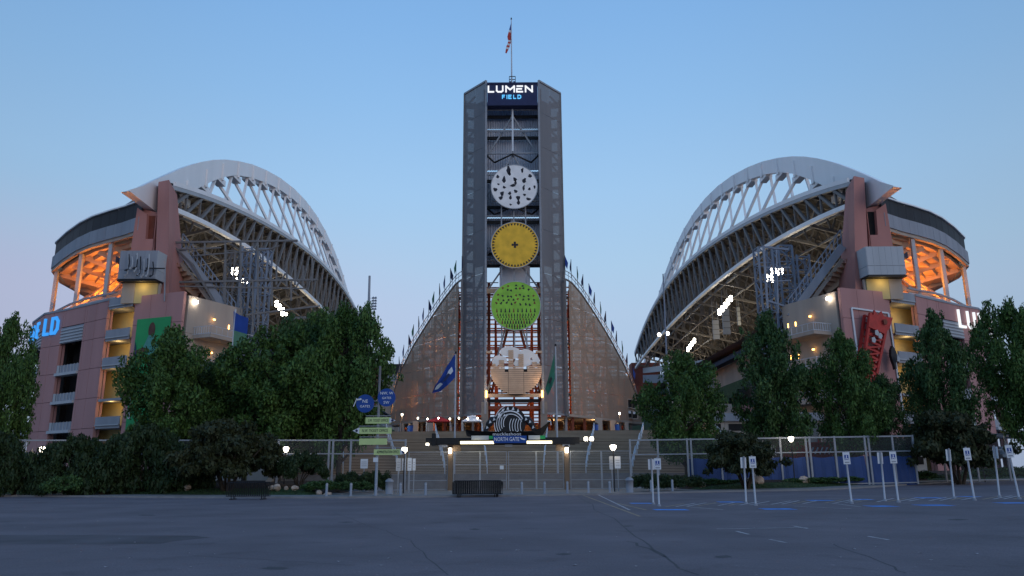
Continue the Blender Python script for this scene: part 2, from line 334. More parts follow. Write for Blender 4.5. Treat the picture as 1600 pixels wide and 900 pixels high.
# ================================================================ THE TWO STANDS
RING_Z = 41.2
def build_stand(s):
    nm = 'east' if s < 0 else 'west'
    m = lambda p: Vector((s*p[0]-.018*max(0,p[1]-112),p[1],p[2]))   # the stadium axis is turned a degree off the lot
    K = thing('stadium_stand', (s*62,115,0), 'left stadium stand with white arch and pink facade beside blue FIELD letters' if s < 0 else 'right stadium stand with white arch and pink facade carrying the red crane relief', 'stadium')
    # ---- roof truss
    fit = lambda pts, dg: (lambda c: (lambda y: float(np.polyval(c,(y-200)/100))))(np.polyfit([(p[0]-200)/100 for p in pts],[p[1] for p in pts],dg))
    zu = fit([(111,44.6),(113,45),(125,48),(138,50.5),(145,51.7),(157,53.7),(166,55.2),(179,57),(194,58.3),(206,58.9),(230,59.4),(250,58.6),(267,56.6),(293,49.6),(307,45)],5)
    zl = fit([(111,41.2),(114,41.7),(128,43.8),(150,46),(172,46.9),(212,47.3),(241,46.7),(291,42.8),(307,41.2)],4)
    zt_c = fit([(100,39.6),(110,46),(115.4,48.9),(126.5,55.3),(144.5,63.9),(167,71.3),(196.5,77.4),(226,79.2),(251,76.4),(271,70.5),(285,64.8),(305,54),(320,44)],5)
    ztop = zt_c
    xin = lambda y: float(np.interp(y,[100,112,124,147,175],[53.0,53.3,54.5,57,58]))
    zbot = lambda y: max(40.0, ztop(y)-float(np.interp(y,[100,112,124,150,330],[6.8,6.6,5.2,3.2,2.8])))
    ys = np.arange(111,307,5.6)
    for nme,x,fz,wd in (('top_chord',52,zu,.7),('bottom_chord',52,zl,.75)):
        cb = MB()
        for a,c in zip(ys,ys[1:]): cb.bar(m((x,a,fz(a))),m((x,c,fz(c))),wd,wd)
        cb.build(nme, M['white'] if nme == 'bottom_chord' else M['panel'], K)
    cb = MB()
    for a,c in zip(ys,ys[1:]): cb.bar(m((56.5,a,zu(a)-.3)),m((56.5,c,zu(c)-.3)),.5); cb.bar(m((56,a,zl(a)+1)),m((56,c,zl(c)+1)),.45)
    cb.build('rear_chord', M['grey'], K)
    for i,(a,c) in enumerate(zip(ys,ys[1:])):
        bar('truss_diagonal', M['grey'], K, m((52,c,zu(c)-.3)), m((52,a,zl(a)+.3)), .42,.5)
        bar('truss_post', M['grey'], K, m((52.2,c,zu(c)-.3)), m((52.2,c,zl(c)+.3)), .32,.3)
        if i%2 == 0:
            bar('rear_diagonal', M['grey'], K, m((56.3,a,zu(a)-.4)), m((56.2,c,zl(c)+1)), .36)
            bar('cross_strut', M['grey'], K, m((52,a,zl(a))), m((56.5,a,zu(a)-.4)), .26)
    # ---- ring outline of the bowl
    ring = [at(1382,312,107.6)]+[atz(u,v,RING_Z) for u,v in ((1400,316.5),(1425,323.5),(1450,331.5),(1470,341.5),(1490,356),(1507,372))]
    ring = [(p.x,p.y) for p in ring]; ring[0] = (54.5,107.5); lx,ly = ring[-1]
    ring += [(lx+3,ly+8),(lx+5,ly+25),(lx+6,ly+60),(lx+4,ly+110),(lx-2,ly+160)]
    def ringx(y):
        for (x0,y0),(x1,y1) in zip(ring,ring[1:]):
            if y0 <= y <= y1: return x0+(x1-x0)*(y-y0)/(y1-y0)
        return ring[0][0] if y < ring[0][1] else ring[-1][0]
    # ---- roof deck and its transverse trusses
    rb = MB(); rr = MB()
    for a,c in zip(ys,ys[1:]):
        for (t0,t1) in ((0,.33),(.33,.66),(.66,1)):
            def rp_(y,t):
                xo = max(57,ringx(y)); return (52.3+(xo-52.3)*t, y, zu(y)+.45+(40.7-zu(y)-.45)*(t**1.3))
            q = [rp_(a,t0),rp_(c,t0),rp_(c,t1),rp_(a,t1)]
            rb.prism([m(p) for p in q],(0,0,.35))
        rr.bar(m(rp_(a,0)),m(rp_(a,.33)),.3,.9); rr.bar(m(rp_(a,.33)),m(rp_(a,.66)),.3,.9); rr.bar(m(rp_(a,.66)),m(rp_(a,1)),.3,.9)
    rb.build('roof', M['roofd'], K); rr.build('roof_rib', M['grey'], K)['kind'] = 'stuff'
    eb = MB()
    for a,c in zip(ys,ys[1:]): eb.bar(m((51.8,a,zu(a)+.65)),m((51.8,c,zu(c)+.65)),.4,.7)
    eb.build('roof_edge_fascia', M['white'], K)
    for k,y in enumerate(np.arange(116,300,11.2)):
        xo = ringx(y)-1; zb0 = zl(y)-.5; zb1 = max(36.5,zb0-7)
        bar('transverse_chord', M['grey'], K, m((52.3,y,zb0)), m((xo,y,zb1)), .45,.5)
        n_ = 7
        for j in range(n_):
            t = (j+.5)/n_; x = 52.3+(xo-52.3)*t; zt = zu(y)+(41-zu(y))*(t**1.3)-.4; zz = zb0+(zb1-zb0)*(j/n_)
            if zt > zz+.8:
                bar('transverse_web', M['grey'], K, m((52.3+(xo-52.3)*j/n_,y,zz)), m((x,y,zt)), .3)
                bar('transverse_web', M['grey'], K, m((x,y,zt)), m((52.3+(xo-52.3)*(j+1)/n_,y,zb0+(zb1-zb0)*((j+1)/n_))), .3)
    lb = MB()
    for t in (.2,.45,.7):
        for a,c in zip(ys[:-1],ys[1:]):
            f = lambda y: (52.3+(ringx(y)-1-52.3)*t, y, zl(y)-.5+(max(36.5,zl(y)-7.5)-zl(y)+.5)*t)
            lb.bar(m(f(a)),m(f(c)),.35)
    lb.build('longitudinal_beam', M['grey'], K)
    # ---- arch
    AY = [100.4,104,107,110,113,117,122,128,135,143,152,162,173,185,198,211,224,238,252,266,280,294,306,318]
    sec = []
    for y in AY:
        z = ztop(y) if y > 101 else 40.15; xi = xin(y); zb_ = min(zbot(y),z-.1); wo = float(np.interp(y,[100,125,160],[1.35,1.8,2.5]))
        if y < 101: z = 40.2; zb_ = 40.0
        sec.append([Vector((xi,y,z)),Vector((xi+wo,y+.6,z-.15)),Vector((xi+wo+.1,y+.6,max(zb_,z-1.4))),Vector((xi+1.3,y+.3,zb_)),Vector((xi,y,zb_))])
    ab = MB(); v = [m(p) for S_ in sec for p in S_]; f = []
    for i in range(len(sec)-1):
        for j in range(5): f.append((i*5+j,i*5+(j+1)%5,(i+1)*5+(j+1)%5,(i+1)*5+j))
    f += [(0,1,2,3,4),tuple(len(v)-5+i for i in (4,3,2,1,0))]
    ab.add(v,f).build('arch', M['white'], K)
    for i in range(17):
        y = 121+10.5*i; xi = xin(y); zb = zbot(y)
        if zb < zu(y)+1.2: zb2 = zb
        nb = MB().box(*[tuple(m((xi+dx,y+dy,zb+dz))) for dx,dy,dz in ((.1,-2.1,-1.15),(1.7,2.1,0))]); nb.build('arch_node', M['white'], K)
        MB().box(*[tuple(m((xi+dx,y+dy,zb+dz))) for dx,dy,dz in ((-.25,-.35,-.6),(.02,.35,2.8))]).build('arch_gusset', M['white'], K)
        if zb > zu(y)+1.5:
            sp = 1.9+(zb-zu(y))*.5
            for sg in (-1,1):
                ye = y+sg*min(sp,9)
                bar('hanger_strut', M['white'], K, m((xi+(.6 if sg*s > 0 else 1.2),y+sg*1.9,zb-.9)), m((54.5 if sg > 0 else 57.5,ye,zu(ye)+.6-(0 if sg > 0 else 1.2))), .48,.48)
    # ---- ring bands: black cladding, slab edge, cap
    for i in range(len(ring)-1):
        (x0,y0),(x1,y1) = ring[i],ring[i+1]; n_ = 2 if i < 6 else 1
        for k in range(n_):
            a = (x0+(x1-x0)*k/n_,y0+(y1-y0)*k/n_); c = (x0+(x1-x0)*(k+1)/n_-.05,y0+(y1-y0)*(k+1)/n_-.05)
            bar('cladding_panel', M['dark'], K, m((*a,39.9)), m((*c,39.9)), .3,2.5)
            bar('fascia_panel', M['slab'], K, m((a[0],a[1]-.35,37.5)), m((c[0],c[1]-.35,37.5)), .5,2.1)
        bar('parapet_cap', M['white'], K, m((x0,y0-.1,41.25)), m((x1,y1-.1,41.25)), .7,.22)
        bar('edge_beam', M['beige'], K, m((x0,y0-.1,36.2)), m((x1,y1-.1,36.2)), .5,.5)
    for u in (1417.0,1424.0):
        p = atz(u,331,39.8)
        for k in (0,1): pass
    # ---- stepped underside of the upper deck (lit orange)
    inner = lambda i: (45.5 if i > 0 else 44.0, min(ring[i][1]+3, 300))
    sb = MB(); nr = 16
    def dk(i,t):
        (xo,yo) = ring[i]; xi,yi = inner(i); yi = max(112,yi)
        return (xi+(xo-.8-xi)*t, yi+(yo+.4-yi)*t)
    for r in range(nr):
        t0,t1 = r/nr,(r+1)/nr; z0 = 27+9.3*t0; z1 = 27+9.3*t1
        for i in range(len(ring)-1):
            a,b2,c,d = dk(i,t0),dk(i+1,t0),dk(i+1,t1),dk(i,t1)
            sb.quad(m((*a,z0)),m((*b2,z0)),m((*c,z0)),m((*d,z0))); sb.quad(m((*d,z0)),m((*c,z0)),m((*c,z1)),m((*d,z1)))
    sb.build('upper_seating_deck', M['orange'], K)
    # rakers, posts, braces under the deck, rail
    wp = [atz(1427.7,462.5,26),atz(1460,470,26),atz(1494,477.5,26),atz(1527,483.5,26)]
    WALL = [(p.x,p.y) for p in wp]; dx_ = WALL[3][0]-WALL[2][0]; dy_ = WALL[3][1]-WALL[2][1]
    WALL += [(WALL[3][0]+6,WALL[3][1]+7),(WALL[3][0]+11,WALL[3][1]+16),(WALL[3][0]+14,WALL[3][1]+40),(WALL[3][0]+10,WALL[3][1]+140)]
    for i in range(1,8):
        x,y = ring[i]; a = (x-.8,y-.2)
        if i in (2,4,6): bar('column', M['panel'], K, m((*a,26)), m((*a,36)), .55)
        for (t,zz) in ((.55,32),(.3,29.5)):
            q = dk(i,t); bar('raker_beam', M['orange'], K, m((*a,27.2 if t > .4 else 26.4)), m((*q,zz-.3)), .45,.6)
        q0,q1 = dk(i,.15),dk(i,.98); bar('raker_beam', M['orange'], K, m((*q0,27.9)), m((*q1,35.6)), .4,.9)
    for i in range(1,7):
        for dz in (26.9,27.7): bar('tube_rail', M['slab'] if dz > 27 else M['panel'], K, m((ring[i][0]-.3,ring[i][1]-.7,dz)), m((ring[i+1][0]-.3,ring[i+1][1]-.7,dz)), .28)
        a,c = ring[i],ring[i+1]; bar('raker_beam', M['orange'], K, m((a[0]-.9,a[1]+.3,27.5)), m((c[0]-5,c[1]+4,33)), .35,.5)
    for i,(zz,t) in enumerate(((28.2,.0),(28.2,0),(28.2,0))):
        p = ring[1+i*2]; q = dk(1+i*2,.8)
        lamp('concourse_lamp', m((q[0],q[1],28.6)), (1,.31,.05), 6000, .4, K)
    # ---- terrace floor and pink wall with recessed window columns
    path = [Vector((*p,0)) for p in WALL]
    def pos(t):
        i = min(int(t),len(path)-2); return path[i]+(path[i+1]-path[i])*(t-i)
    FL = [8.0,12.2,16.4,20.7]
    def wall_seg(t0,t1,z0,z1,name='wall_panel',mt=None,off=0,th=.4):
        a,c = pos(t0),pos(t1); n = Vector((c.y-a.y,-(c.x-a.x),0)).normalized()*off
        return bar(name, mt or M['pink'], K, m((a.x+n.x,a.y+n.y,(z0+z1)/2)), m((c.x+n.x,c.y+n.y,(z0+z1)/2)), th, z1-z0)
    zb = [0,4,8,12.2,16.4,20.7,23.4,26]
    cols = [(0,.55,0),(.55,1.1,0),(1.1,2.1,1),(2.1,2.55,0),(2.55,3.0,0),(3.0,3.9,1),(3.9,4.4,0),(4.4,5.2,1),(5.2,5.7,0)]
    for t0,t1,win in cols:
        ts = [t0]+([k for k in range(1,7) if t0 < k < t1])+[t1]
        for a,c in zip(ts,ts[1:]):
            for z0,z1 in zip(zb,zb[1:]):
                if win and z0 < 23: continue
                wall_seg(a+.006,c-.006,z0+.03,z1-.03)
            wall_seg(a,c,0,26,'wall',M['pink'],-.5,.3) if not win else None
            if win:
                wall_seg(a,c,20.9,23.3,'louvre',M['slab'],.05,.3)
                for j in range(5): wall_seg(a,c,21.0+j*.46,21.2+j*.46,'louvre',M['panel'],.25,.12)
                for fz in FL[:3]+[4.0]:
                    wall_seg(a,c,fz-.4,fz,'floor_slab',M['panel'],-.1,1.2); wall_seg(a,c,fz,fz+1.15,'balustrade',M['slab'],.1,.1)
                    for j in range(6):
                        q = pos(a+(c-a)*(j+.5)/6); bar('baluster', M['panel'], K, m((q.x,q.y-.25,fz)), m((q.x,q.y-.25,fz+1.2)), .07)
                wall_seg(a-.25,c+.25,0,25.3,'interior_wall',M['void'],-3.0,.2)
    tb = MB(); tb.prism([m((*p,25.4)) for p in [WALL[0],WALL[1],WALL[2],WALL[3],WALL[4],ring[8],(60,125),(52,108)]],(0,0,.5)); tb.build('terrace_slab', M['beige'], K)
    bar('wall_cap', M['slab'], K, m((*WALL[0],26.1)), m((*WALL[1],26.1)), .6,.3)
    for a,c in zip(WALL[1:],WALL[2:6]): bar('wall_cap', M['slab'], K, m((*a,26.1)), m((*c,26.1)), .6,.3)
    # ---- front mural panel (P0-P1)
    P0 = atz(1310,449.5,26); P1 = atz(1385.6,456.8,26); P2 = wp[0]
    n3 = 3
    for k in range(n3):
        a = P0+(P1-P0)*k/n3; c = P0+(P1-P0)*(k+1)/n3; dd = (c-a).normalized()*.02
        for z0,z1 in zip([0,4.4,8.6,12.9,17.3,21.8],[4.4,8.6,12.9,17.3,21.8,26]):
            bar('wall_panel', M['pink'], K, m((a.x+dd.x,a.y+dd.y,(z0+z1)/2)), m((c.x-dd.x,c.y-dd.y,(z0+z1)/2)), .5, z1-z0-.05)
    bk = Vector((0,.5,0)); bar('wall', M['pink'], K, m((P0.x+.1,P0.y+.3,12.9)), m((P1.x,P1.y+.35,12.9)), .3,25.6)
    # end return of the mural wall beside the recess
    # ---- recess with landings
    dp = Vector((.35,1,0)).normalized()*3.4
    bar('recess_wall', M['cream'], K, m((P1.x+dp.x,P1.y+dp.y,13)), m((P2.x+dp.x,P2.y+dp.y,13)), .3,26)
    bar('recess_side', M['orange'], K, m((P2.x+.1,P2.y+.3,13)), m((P2.x+dp.x,P2.y+dp.y,13)), .3,26)
    bar('recess_side', M['pink'], K, m((P1.x,P1.y,13)), m((P1.x+dp.x,P1.y+dp.y,13)), .3,26)
    for z in (8.2,11.9,16.4,20.3,24.9):
        thin = (z == 11.9)
        pr = MB(); a,c = P1+Vector((.25,0,0)),P2-Vector((.25,0,0))
        pr.prism([m((p.x,p.y,z-.35)) for p in (a-Vector((0,.5,0)),c-Vector((0,.5,0)),c+dp,a+dp)],(0,0,.35)); pr.build('landing', M['slab'], K)
        if not thin:
            bar('parapet', M['slab'], K, m((a.x,a.y-.55,z+.6)), m((c.x,c.y-.55,z+.6)), .18,1.25)
            bar('parapet_cap', M['panel'], K, m((a.x,a.y-.55,z+.1)), m((c.x,c.y-.55,z+.1)), .26,.12)
            mid = (a+c)/2
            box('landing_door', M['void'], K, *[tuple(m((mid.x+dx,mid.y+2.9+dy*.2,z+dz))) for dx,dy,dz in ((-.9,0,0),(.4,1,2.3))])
            box('lamp_lens', M['lampo'], K, *[tuple(m((mid.x+dx,mid.y+2.8,z+dz+(dx>0)*.1)) + Vector((0,.1*(dx>0),0))) for dx,dz in ((-.25,3.1),(.25,3.1))])
        lamp('landing_lamp', m(((P1.x+P2.x)/2+.3,P1.y+1.6,z+3.0)), (1,.62,.2), 70, .15, K)
    # ---- pylon
    def slabpoly(pts, Yf, depth, name, mt, Yb=None):
        q = [m(at(u,v,Yf)) for u,v in pts]; MB().prism(q,(0,depth,0)).build(name, mt, K)
    # main fin: front narrow face + inner side face
    T = [at(1333,275,106.5),at(1349,276,105.6),at(1349,276,113),at(1320,288,113)]
    T = [at(1334,275,106.2),at(1350,275.5,107.0),at(1350,274,113.5),at(1320,285,112.5)]
    zt = T[0].z
    Bm = [at(1337,470,104.6),at(1360,470,105.5),at(1362,470,113.5),at(1309,470,112)]
    for p in T: p.z = zt
    zlow = 22
    for p in Bm:
        pass
    def down(tp,bp): # extend the battered edge to zlow
        k = (tp.z-zlow)/(tp.z-bp.z); return tp+(bp-tp)*k
    Bq = [down(t_,b_) for t_,b_ in zip(T,Bm)]
    pv = [m(p) for p in T]+[m(p) for p in Bq]
    MB().add(pv,[(0,1,2,3),(7,6,5,4),(0,4,5,1),(1,5,6,2),(2,6,7,3),(3,7,4,0)]).build('pylon', M['pink2'], K)
    # second fin with slot
    bf = [at(u,v,107.9) for u,v in ((1352,272+54),(1383,318),(1397,395),(1408,470),(1360,470))]
    MB().prism([m(p) for p in bf],(0,3.5,0)).build('pylon_fin', M['pink2'], K)
    for poly in ([(1369,328),(1384,318),(1397,395),(1378,392),(1372,368)],[(1354,330),(1355,330),(1362,392),(1361,392)],[(1358,367),(1372,367),(1378,392),(1397,394),(1410,470),(1362,470)]):
        slabpoly(poly,107.0,.9,'pylon_panel',M['pink2'])
    slabpoly([(1355,331),(1369,331),(1372,367),(1360,367)],107.75,.12,'pylon_slot_louvre',M['rust'] if s < 0 else M['void'])
    # ---- sign box on the pylon and plaster wall under it
    bx = [at(1352.5,385,102.8),at(1416.5,386,102.8),at(1416.5,429,102.8),at(1353,429.5,102.8)]
    BX0,BX1 = bx[0],bx[2]
    def plate(name, mt, x0,x1,y0,y1,z0,z1): return MB().box(tuple(m((x0,y0,z0))),tuple(m((x1,y1,z1)))).build(name, mt, K)
    zs = [BX1.z,BX1.z+1.3,BX0.z]
    nP = 6
    for z0,z1 in zip(zs,zs[1:]):
        for k in range(nP):
            x0 = BX0.x+(BX1.x-BX0.x)*k/nP; x1 = BX0.x+(BX1.x-BX0.x)*(k+1)/nP
            plate('metal_panel', M['panel'] if s > 0 else M['slab'], x0+.01,x1-.01,102.8,103.0,z0+.02,z1-.02)
        q = [(BX0.x,102.85),(BX0.x-.15,105.3)]; bar('metal_panel', M['panel'], K, m((q[0][0],q[0][1],(z0+z1)/2)), m((q[1][0],q[1][1],(z0+z1)/2)), .15, z1-z0-.04)
    plate('box_core', M['slab'], BX0.x+.1,BX1.x-.1,103.01,105.2,BX1.z+.05,BX0.z-.05)
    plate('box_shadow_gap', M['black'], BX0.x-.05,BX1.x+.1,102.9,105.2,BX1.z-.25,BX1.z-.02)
    plate('plaster_wall', M['cream'], BX0.x+.2,BX1.x-1.9,104.2,104.6,24.9,BX1.z-.26)
    plate('plaster_wall', M['beige'], BX1.x-1.88,BX1.x-.1,104.15,104.6,24.9,BX1.z-.26)
    plate('plaster_wall', M['beige'], BX0.x-.1,BX0.x+.18,104.4,104.8,24.9,BX1.z-.26)
    lamp('soffit_lamp', m(((BX0.x+BX1.x)/2-.5,103.2,BX1.z-.8)), (1,.72,.3), 45, .2, K)
    # ---- inner return wall facing the plaza, balconies, doors
    Q1 = Vector((40.2,111.5,26)); Q2 = Vector((41.5,135,24))
    for z0,z1 in ((0,6.5),(6.5,11),(11,15.5),(15.5,20.4),(20.4,25.6)):
        bar('return_wall', M['beige'], K, m((P0.x-.1,P0.y+.6,(z0+z1)/2)), m((Q1.x,Q1.y,(z0+z1)/2)), .5, z1-z0-.04)
    d_ = (Q1-P0); d_.z = 0; L_ = d_.length; d_ /= L_; nn = Vector((-d_.y,d_.x,0)); nn = -nn if nn.y > 0 else nn
    if nn.x > 0: nn = -nn
    def rw(t, off=0): p = Vector((P0.x,P0.y+.6,0))+d_*(L_*t)+nn*off; return p
    for z in (11.0,15.5,20.2):
        a,c = rw(.12,.2),rw(.95,.2); o1,o2 = rw(.12,3.6),rw(.95,3.0)
        MB().prism([m((p.x,p.y,z-.45)) for p in (a,c,o2,o1)],(0,0,.45)).build('balcony_slab', M['beige'], K)
        for (e,f_) in ((o1,o2),(a,o1)):
            for hz in (1.1,.1): bar('balcony_rail', M['pole'], K, m((e.x,e.y,z+hz)), m((f_.x,f_.y,z+hz)), .08)
            for k in range(9):
                g = e+(f_-e)*k/8; bar('balcony_baluster', M['pole'], K, m((g.x,g.y,z)), m((g.x,g.y,z+1.1)), .07 if k%4 == 0 else .04)
        a,c = rw(.3,.28),rw(.55,.28); bar('doorway', M['void'], K, m((a.x,a.y,z+1.3)), m((c.x,c.y,z+1.3)), .1,2.6)
        a,c = rw(.26,.27),rw(.59,.27); bar('door_surround', M['panel'], K, m((a.x,a.y,z+1.6)), m((c.x,c.y,z+1.6)), .06,3.2)
        for t in (.72,.86):
            g = rw(t,.4); bar('wall_sconce', M['lampo'], K, m((g.x,g.y,z+1.9)), m((g.x,g.y,z+2.5)), .22)
        g = rw(.42,.8); lamp('balcony_lamp', m((g.x,g.y,z+2.7)), (1,.55,.2), 22, .12, K); bar('wall_sconce', M['lampo'], K, m((g.x,g.y,z+2.6)), m((g.x,g.y,z+2.8)), .25)
    g = rw(.1,.7); bar('bulkhead_lamp', M['flood'], K, m((g.x,g.y,24.6)), m((g.x,g.y,24.95)), .35); lamp('bulkhead_glow', m((g.x,g.y-.4,24.8)), (1,.8,.55), 30, .2, K)
    # ---- upper deck end: sloping raker with railing
    ra,rbm = at(1316,385,110.5),at(1234,496,110.5)
    bar('deck_end_beam', M['slab'], K, m(ra), m(rbm), .6,1.1)
    bar('deck_end_beam', M['beige'], K, m(ra+Vector((0,.5,-1.9))), m(rbm+Vector((0,.5,-1.9))), .4,.5)
    for k in range(15):
        g = ra+(rbm-ra)*k/14; bar('deck_railing_post', M['bluegrey'], K, m(g), m(g+Vector((0,0,2.6))), .12)
    bar('deck_handrail', M['bluegrey'], K, m(ra+Vector((0,0,2.6))), m(rbm+Vector((0,0,2.6))), .14); bar('deck_handrail', M['bluegrey'], K, m(ra+Vector((0,0,1.6))), m(rbm+Vector((0,0,1.6))), .1)
    # ---- bowl interior: seating tiers, suite fascia, lower stand, far pier
    sbm = MB()
    for (x0,z0,x1,z1,mk) in ((41,22,60,34,0),):
        for r in range(12):
            t0,t1 = r/12,(r+1)/12
            sbm.prism([m((x0+(x1-x0)*t0,112,z0+(z1-z0)*t0)),m((x0+(x1-x0)*t1,112,z0+(z1-z0)*t0)),m((x0+(x1-x0)*t1,112,z0+(z1-z0)*t1)),m((x0+(x1-x0)*t0,112,z0+(z1-z0)*t0+.01))],(0,0.01,0))
            sbm.quad(m((x0+(x1-x0)*t0,112,z0+(z1-z0)*t0)),m((x0+(x1-x0)*t1,112,z0+(z1-z0)*t0)),m((x0+(x1-x0)*t1,300,z0+(z1-z0)*t0)),m((x0+(x1-x0)*t0,300,z0+(z1-z0)*t0)))
            sbm.quad(m((x0+(x1-x0)*t1,112,z0+(z1-z0)*t0)),m((x0+(x1-x0)*t1,112,z0+(z1-z0)*t1)),m((x0+(x1-x0)*t1,300,z0+(z1-z0)*t1)),m((x0+(x1-x0)*t1,300,z0+(z1-z0)*t0)))
    sbm.build('upper_tier', M['seatd'], K)
    lt = MB()
    for r in range(16):
        x0,x1,z0,z1 = 30+r*.75,30.75+r*.75,6+r*.75,6.75+r*.75
        lt.quad(m((x0,135,z0)),m((x1,135,z0)),m((x1,300,z0)),m((x0,300,z0))); lt.quad(m((x1,135,z0)),m((x1,135,z1)),m((x1,300,z1)),m((x1,300,z0)))
    lt.build('lower_tier', M['seatg'], K)
    for k in range(5):   # low concourse block between the stand and the bleachers
        x0c,x1c = 25+k*3.3,25+k*3.3+3.26
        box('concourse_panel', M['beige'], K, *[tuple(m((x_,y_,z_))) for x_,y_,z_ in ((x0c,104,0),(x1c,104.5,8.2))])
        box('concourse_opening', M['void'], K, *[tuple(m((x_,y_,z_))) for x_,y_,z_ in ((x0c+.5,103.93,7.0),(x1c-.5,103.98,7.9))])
        box('concourse_parapet', M['slab'], K, *[tuple(m((x_,y_,z_))) for x_,y_,z_ in ((x0c,103.6,8.25),(x1c,104.4,9.3))])
        box('upper_wall', M['pink'] if k > 2 else M['beige'], K, *[tuple(m((x_,y_,z_))) for x_,y_,z_ in ((x0c,122,0),(x1c,122.6,12.5-k*.2))])
    for k in range(8): bar('bowl_wall', M['beige'] if k%2 else M['slab'], K, m((43.2,113+k*24,11)), m((43.2,136.9+k*24,11)), .4,22)
    bar('suite_fascia', M['panel'], K, m(at(1020,579,300)), m(at(1175,560,185)), 1,2.0)
    bar('suite_fascia', M['slab'], K, m(at(1020,592,300)), m(at(1175,590,185)), 1,3.0)
    bp = at(1006,598,306)+Vector((3.4,0,0)); box('far_pier', M['brick'], K, *[tuple(m((bp.x+dx,306+dy,dz))) for dx,dy,dz in ((-4.5,0,20),(7,7,44.5))])
    box('far_wall', M['beige'], K, *[tuple(m((dx,dy,dz))) for dx,dy,dz in ((42,309,0),(88,312,38))])
    return K, m, (P0,P1), pos, at, BX0, BX1, ring
KL = build_stand(-1); KR = build_stand(1)
# ================================================================ FACADE LETTERING
STROKES = {'L':[[(0,1),(0,0),(.8,0)]],'U':[[(0,1),(0,.2),(.2,0),(.7,0),(.9,.2),(.9,1)]],'M':[[(0,0),(0,1),(.5,.38),(1,1),(1,0)]],
 'E':[[(.06,1),(.85,1)],[(.85,0),(0,0),(0,.52),(.7,.52)]],'N':[[(0,0),(0,1),(.9,0),(.9,1)]],
 'F':[[(0,0),(0,1),(.75,1)],[(0,.5),(.62,.5)]],'I':[[(0,0),(0,1)]],'e':[[(.75,1),(0,1),(0,0),(.75,0)],[(0,.5),(.65,.5)]],'D':[[(0,0),(0,1),(.5,1),(.8,.75),(.8,.25),(.5,0),(0,0)]]}
def letter(ch, m_, parent, org, xd, ud, wd, ht, th, dep=.12):
    b = MB(); nd = xd.cross(ud).normalized()
    for st in STROKES[ch]:
        P_ = [org+xd*(x*wd)+ud*(z*ht) for x,z in st]
        for i,(p,q) in enumerate(zip(P_,P_[1:])):
            d = (q-p).normalized()*(th*.42); b.bar(p-d,q+d,dep+.004*i,th,up=nd.cross((q-p).normalized()))
    return b.build('letter', m_, parent)
def sign_letters(word, widths, m_, path_f, t0, dt, z0, ht, th, label, gap, name='channel_letter_sign'):
    p = path_f(t0); S_ = thing(name, p, label, 'sign'); t = t0
    for ch,wd in zip(word,widths):
        a = path_f(t); c = path_f(t+dt*.2); xd = (c-a).normalized()
        letter(ch, m_, S_, Vector((a.x,a.y,z0))+Vector((xd.y,-xd.x,0))*.5, xd, Vector((0,0,1)), wd, ht, th, .3)
        t += dt*(wd+gap)
    return S_
mR,posR = KR[1],KR[3]; mL,posL = KL[1],KL[3]
LR = (posR(2.2)-posR(2.1)).length/.1
def wallpt(sgn, u, v):   # point on the facade line at picture column u (mirrored for the left stand)
    best = None
    for k in range(0,420):
        p = posR(k*.01); q = Vector((sgn*p.x,p.y,23.8)); a = (q.x/(q.y*cP+(q.z-EYE)*sP))*F+800
        if best is None or abs(a-u) < best[0]: best = (abs(a-u),q)
    return best[1]
def facade_word(word, us, sgn, mt, z0, hts, wds, th, label):
    p0 = wallpt(sgn,us[0],480); S_ = thing('channel_letter_sign', p0, label, 'sign')
    for ch,u,wd in zip(word,us,wds):
        p = wallpt(sgn,u,480); q = wallpt(sgn,u+12,480)
        xd = (q-p); xd.z = 0; xd.normalize(); nd = Vector((xd.y,-xd.x,0))
        letter(ch, mt, S_, Vector((p.x,p.y,z0))+nd*.45, xd, Vector((0,0,1)), wd, hts, th, .25)
facade_word('FIeLD',[48,57.5,62.5,74,85.5],-1,M['field'],22.7,2.3,[1.2,.1,1.35,1.3,1.95],.42,'glowing blue FIELD letters on the top of the left pink facade')
facade_word('LUMEN',[1494,1508,1525,1543,1560],1,M['lumen'],22.7,2.4,[1.8,2.0,2.2,1.9,2.0],.36,'glowing white LUMEN letters at the top of the right pink facade')
